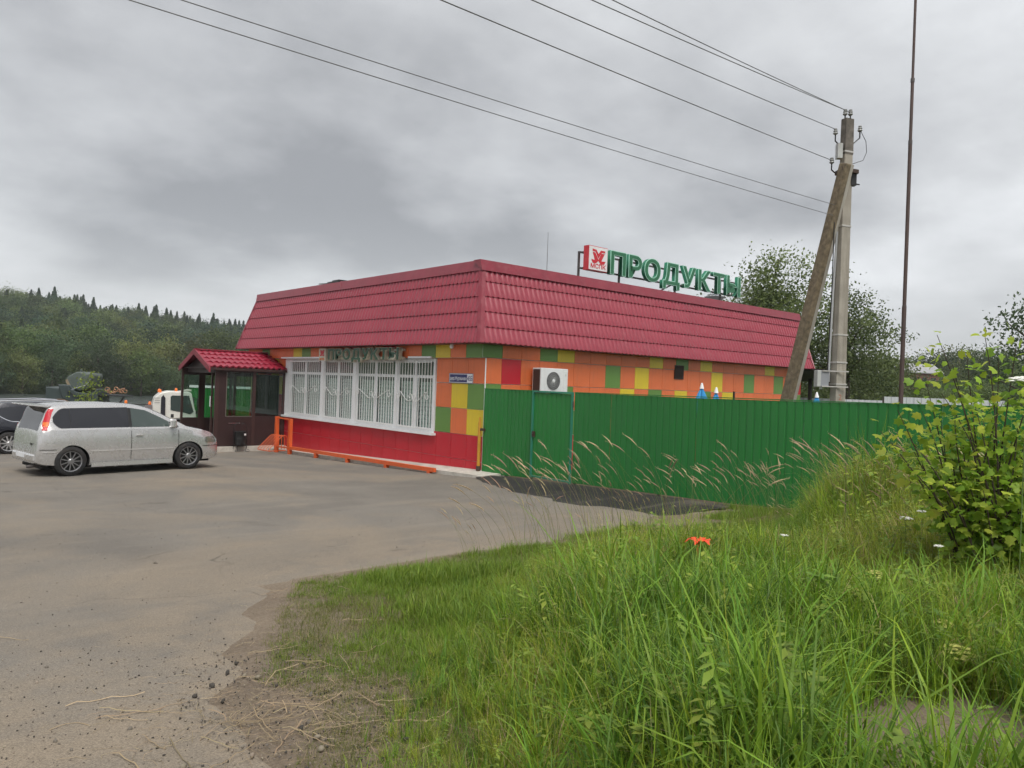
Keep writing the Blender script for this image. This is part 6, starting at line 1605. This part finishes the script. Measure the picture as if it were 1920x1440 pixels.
# ------------------------------------------------------------------ big-leaved shrub at the right
SHL = leafmat('shrub leaves', .50, rnd=.25, rough=.45)
LOBE = np.array([(0, 0), (.20, .04), (.46, .22), (.34, .40), (.30, .48), (.42, .72), (.20, .74), (.0, 1.0), (-.20, .74), (-.42, .72), (-.30, .48), (-.34, .40), (-.46, .22), (-.20, .04)])
def lobed(col, s=1.0, curl=.30):
    V = [(0, .45, -.02)] + [(px_, py_, -curl * (px_ * px_ * 2.2 + (py_ - .4) ** 2 * .7)) for px_, py_ in LOBE]
    n_ = len(LOBE); F = [(0, 1 + i, 1 + (i + 1) % n_) for i in range(n_)]
    return np.array(V) * s, np.array(F), np.tile(np.array(col), (n_ + 1, 1))
SHC = [(.38, .49, .058), (.31, .44, .052), (.46, .53, .075), (.23, .35, .044)]
leaf_me = [np_mesh('leaf', *lobed(c), SHL) for c in SHC]
sb_loc = Vector((-5.15, -13.95, gf(-5.15, -13.95)))
sh = thing('lobed_leaf_shrub', 'big yellow green shrub with lobed leaves in front of the fence at the right', 'shrub', sb_loc)
r = np.random.default_rng(77)
tips = [(-6.10, -13.75, 2.95), (-6.02, -13.85, 2.70), (-6.35, -13.55, 2.30), (-6.45, -13.45, 2.12), (-6.35, -13.6, 1.88), (-5.9, -13.6, 2.55), (-5.7, -14.1, 2.75), (-5.5, -14.3, 2.55), (-5.95, -13.5, 2.0), (-6.05, -13.7, 1.65), (-5.6, -13.7, 2.1), (-5.3, -14.4, 2.35), (-5.75, -14.0, 2.98), (-5.6, -14.2, 2.9), (-5.85, -13.9, 2.8), (-5.4, -14.35, 2.75), (-5.45, -14.3, 2.6), (-5.95, -13.75, 2.45), (-6.1, -13.65, 2.3), (-6.2, -13.6, 2.05), (-5.75, -13.95, 2.35), (-5.5, -14.2, 2.2)]
for _ in range(80):
    d_ = unit(r.normal(size=3)); q_ = np.array([-5.05, -14.15, 1.75]) + d_ * np.array([.95, .95, .95]) * (.40 + .55 * r.random())
    if q_[2] > .9: tips.append(tuple(q_))
stems = MB(); LP = []
for i, tpt in enumerate(tips):
    b_ = np.array([sb_loc.x + r.normal(0, .15), sb_loc.y + r.normal(0, .15), sb_loc.z - .1]); tpt = np.array(tpt)
    mid_ = b_ * .45 + tpt * .55 + np.array([r.normal(0, .08), r.normal(0, .08), .22])
    C_ = [b_ * (1 - t) ** 2 + 2 * mid_ * t * (1 - t) + tpt * t * t for t in np.linspace(0, 1, 9)]
    stems.tube(C_, [.013 - .0105 * k / 8 for k in range(9)], 5, cap=False)
    for t in np.linspace(.22, 1.0, 46):
        p = b_ * (1 - t) ** 2 + 2 * mid_ * t * (1 - t) + tpt * t * t
        LP.append((p + r.normal(0, .085, 3), t, tpt))
stems.build('stems', pm('shrub bark', (.07, .05, .04), .8, var=.2), sh, smooth=True)
LP.sort(key=lambda e_: (Vector(e_[0]) - CAM).length)
rv, rf, rc, ro_ = [], [], [], 0
for i, (p, t, tp) in enumerate(LP):
    s_ = r.uniform(.055, .10); dirv = unit(np.array([r.normal(), r.normal(), r.normal(-.25, .5)]) + .5 * unit(np.array(p) - np.array([-5.2, -13.95, 1.6])))
    M_ = Vector(dirv).to_track_quat('Y', 'Z').to_matrix().to_4x4() @ Matrix.Rotation(r.normal(0, .7), 4, 'Y')
    if i < 290:
        o_ = bpy.data.objects.new('leaf', leaf_me[r.integers(4)]); o_.matrix_basis = Matrix.Translation(Vector(p)) @ M_ @ Matrix.Scale(s_, 4); link(o_, sh)
    else:
        V, F, C = lobed(SHC[r.integers(4)], s_); R3 = np.array(M_.to_3x3()); rv.append(V @ R3.T + np.array(p)); rf.append(F + ro_); rc.append(C * r.uniform(.8, 1.15)); ro_ += len(V)
me = np_mesh('inner_leaves', np.concatenate(rv), np.concatenate(rf), np.concatenate(rc), SHL)
o = bpy.data.objects.new('inner_leaves', me); link(o, sh); o['kind'] = 'stuff'
# young shoots of the same shrub
def shoot(label, x, y, H, n, seed, s0=.07, name='young_shoot', cols=None):
    r_ = np.random.default_rng(seed); z0 = gf(x, y); t_ = thing(name, label, 'plant', (x, y, z0)); m_ = MB()
    m_.tube([(x, y, z0 - .05), (x + .03, y, z0 + H * .5), (x + .02, y + .02, z0 + H)], [.006, .004, .002], 5).build('stem', MATS['shrub bark'], t_)
    for i in range(n):
        z = z0 + H * (.25 + .75 * i / (n - 1)); a_ = i * 2.4; p = Vector((x + .05 * math.cos(a_), y + .05 * math.sin(a_), z))
        M_ = Vector((math.cos(a_), math.sin(a_), .25)).to_track_quat('Y', 'Z').to_matrix().to_4x4()
        o_ = bpy.data.objects.new('leaf', leaf_me[i % 3]); o_.matrix_basis = Matrix.Translation(p) @ M_ @ Matrix.Scale(s0 * r_.uniform(.7, 1.2), 4); link(o_, t_)
shoot('small yellow green shoot standing out of the grass before the fence', -3.75, -11.9, 1.30, 13, 1)
shoot('second leafy shoot in the grass closer to the big shrub', -3.35, -12.15, 1.10, 14, 2)
# sapling in front of the carriage
sp = thing('young_sapling', 'slender yellow green sapling growing in front of the carriage hood', 'sapling', (-6.05, 16.1, gf(-6.05, 16.1)))
z0 = gf(-6.05, 16.1)
MB().tube([(-6.05, 16.1, z0 - .1), (-6.03, 16.1, z0 + 1.5), (-6.08, 16.12, z0 + 2.8)], [.022, .015, .005], 6).build('trunk', BARK, sp, smooth=True)
rr_ = np.random.default_rng(8); P = np.column_stack([rr_.normal(0, 1, 420), rr_.normal(0, 1, 420), rr_.random(420)]); wz = .10 + .26 * np.sin(P[:, 2] * 3.0)
P = np.column_stack([-6.03 + P[:, 0] * wz * .8, 16.1 + P[:, 1] * wz * .8, z0 + 1.15 + 1.75 * P[:, 2]])
V, F, C = leaf_quads(P, .10, lerp_cols((.06, .095, .018), (.17, .20, .035), rr_.random(420)), rr_)
o = bpy.data.objects.new('crown', np_mesh('crown', V, F, C, LEAF)); link(o, sp)

# ------------------------------------------------------------------ flowers
YAR = pm('yarrow white', (.72, .71, .66), .8); FST = pm('flower stalk', (.10, .16, .04), .7); YEL = pm('pale yellow umbel', (.42, .42, .11), .8); LIL = pm('orange red petal', (.85, .060, .014), .5, var=.15)
def umbel(name, label, cat, x, y, ztop, rad, mat, n=26, flat=.15, group=None, seed=0):
    r_ = np.random.default_rng(seed + 900); z0 = gf(x, y); t_ = thing(name, label, cat, (x, y, z0), 0, group); st_ = MB()
    st_.tube([(x, y, z0 - .05), (x + .01, y, (z0 + ztop) / 2), (x, y, ztop - rad * .6)], [.005, .004, .003], 5)
    hd = MB()
    for i in range(n):
        a_ = i * 2.4; q = rad * math.sqrt((i + .5) / n); px_, py_, pz_ = x + q * math.cos(a_), y + q * math.sin(a_), ztop - flat * q * q / rad + r_.normal(0, rad * .05)
        if i % 3 == 0: st_.tube([(x, y, ztop - rad * .6), (px_, py_, pz_)], .0015, 3, cap=False)
        s_ = rad * .20 * r_.uniform(.8, 1.2)
        hd.lathe([(.001, s_ * .35), (s_ * .7, s_ * .25), (s_, 0), (s_ * .5, -s_ * .2)], 6, (px_, py_, pz_))
    st_.build('stalk', FST, t_); h_ = hd.build('flower_head', mat, t_); h_['kind'] = 'stuff'
YL = ['white yarrow head left of the others below the shrub', 'white yarrow head just right of the leftmost one', 'white yarrow head below the middle of the shrub', 'white yarrow head right of the shrub middle', 'upper white yarrow head at the right picture edge', 'lower white yarrow head at the right picture edge', 'white yarrow head high at the right edge beside the shrub foot', 'lone small white flower right of the orange lily', 'small white flower low in the grass under the yarrow row']
for i, (x, y, z, rd) in enumerate([(-4.7, -13.0, 1.02, .055), (-4.6, -13.12, 1.10, .045), (-4.9, -13.5, 1.10, .045), (-4.7, -13.62, 1.12, .055), (-5.0, -14.12, 1.20, .06), (-5.05, -14.2, 1.12, .07), (-2.8, -13.4, 1.32, .05), (-6.6, -12.7, .98, .03), (-6.6, -14.0, 1.12, .03)]):
    umbel('white_yarrow', YL[i], 'flower', x, y, z + .14, rd * 1.15, YAR, group='white yarrow flowers', seed=i)
QL = ['pale yellow umbel in the grass left of the pair below the shrub', 'pale yellow umbel lower left of the first one', 'large pale yellow umbel low at the right near the bare soil', 'smaller pale yellow umbel above the large low one', 'pale yellow umbel right of the pair below the shrub']
for i, (x, y, z, rd) in enumerate([(-7.0, -13.7, 1.02, .07), (-7.6, -13.8, 1.0, .06), (-8.1, -14.65, .92, .11), (-7.9, -14.5, 1.0, .06), (-6.9, -13.72, .96, .06)]):
    umbel('yellow_umbel_plant', QL[i], 'flower', x, y, z + .03, rd, YEL, 34, .5, 'pale yellow umbels', seed=20 + i)
umbel('hogweed', 'tall hogweed with a broad white umbel beside the shrub at the right edge', 'plant', -6.12, -14.42, 2.60, .11, YAR, 60, .25, seed=50)
ly = thing('orange_lily', 'single orange red lily blooming in the middle of the grass', 'flower', (-7.2, -12.2, gf(-7.2, -12.2)))
z0 = gf(-7.2, -12.2)
MB().tube([(-7.2, -12.2, z0 - .05), (-7.21, -12.2, z0 + .4), (-7.2, -12.21, .99)], [.006, .005, .004], 5).build('stalk', FST, ly)
for i in range(6):
    a_ = i * math.pi / 3 + .3; c_, s_ = math.cos(a_), math.sin(a_); rows = []
    for t, w, rr, zz in ((0, .006, .004, 0), (.35, .026, .045, .055), (.7, .030, .095, .070), (1, .003, .135, .035)):
        px_, py_ = -7.2 + c_ * rr, -12.21 + s_ * rr; rows.append([(px_ - s_ * w, py_ + c_ * w, .99 + zz), (px_, py_, .985 + zz), (px_ + s_ * w, py_ - c_ * w, .99 + zz)])
    MB().grid(rows).build('petal', LIL, ly, smooth=True)
bd_ = MB().tube([(-7.25, -12.23, .90), (-7.27, -12.24, .97), (-7.275, -12.245, 1.02)], [.006, .012, .003], 6).build('bud', pm('orange bud', (.6, .22, .05), .6), ly, smooth=True)

# ------------------------------------------------------------------ moist air that fades the far hill
hm = bpy.data.materials.new('moist air'); hm.use_nodes = True
t = hm.node_tree; t.nodes.clear()
pv = t.nodes.new('ShaderNodeVolumePrincipled'); pv.inputs['Color'].default_value = (.86, .90, .95, 1); pv.inputs['Density'].default_value = .00035; pv.inputs['Anisotropy'].default_value = .2
mo = t.nodes.new('ShaderNodeOutputMaterial'); t.links.new(pv.outputs[0], mo.inputs['Volume'])
hzo = MB().box(-905, 905, -305, 1205, -6, 48).build('haze', hm); tag(hzo, 'thin moist haze over the lake and hills', kind='stuff')
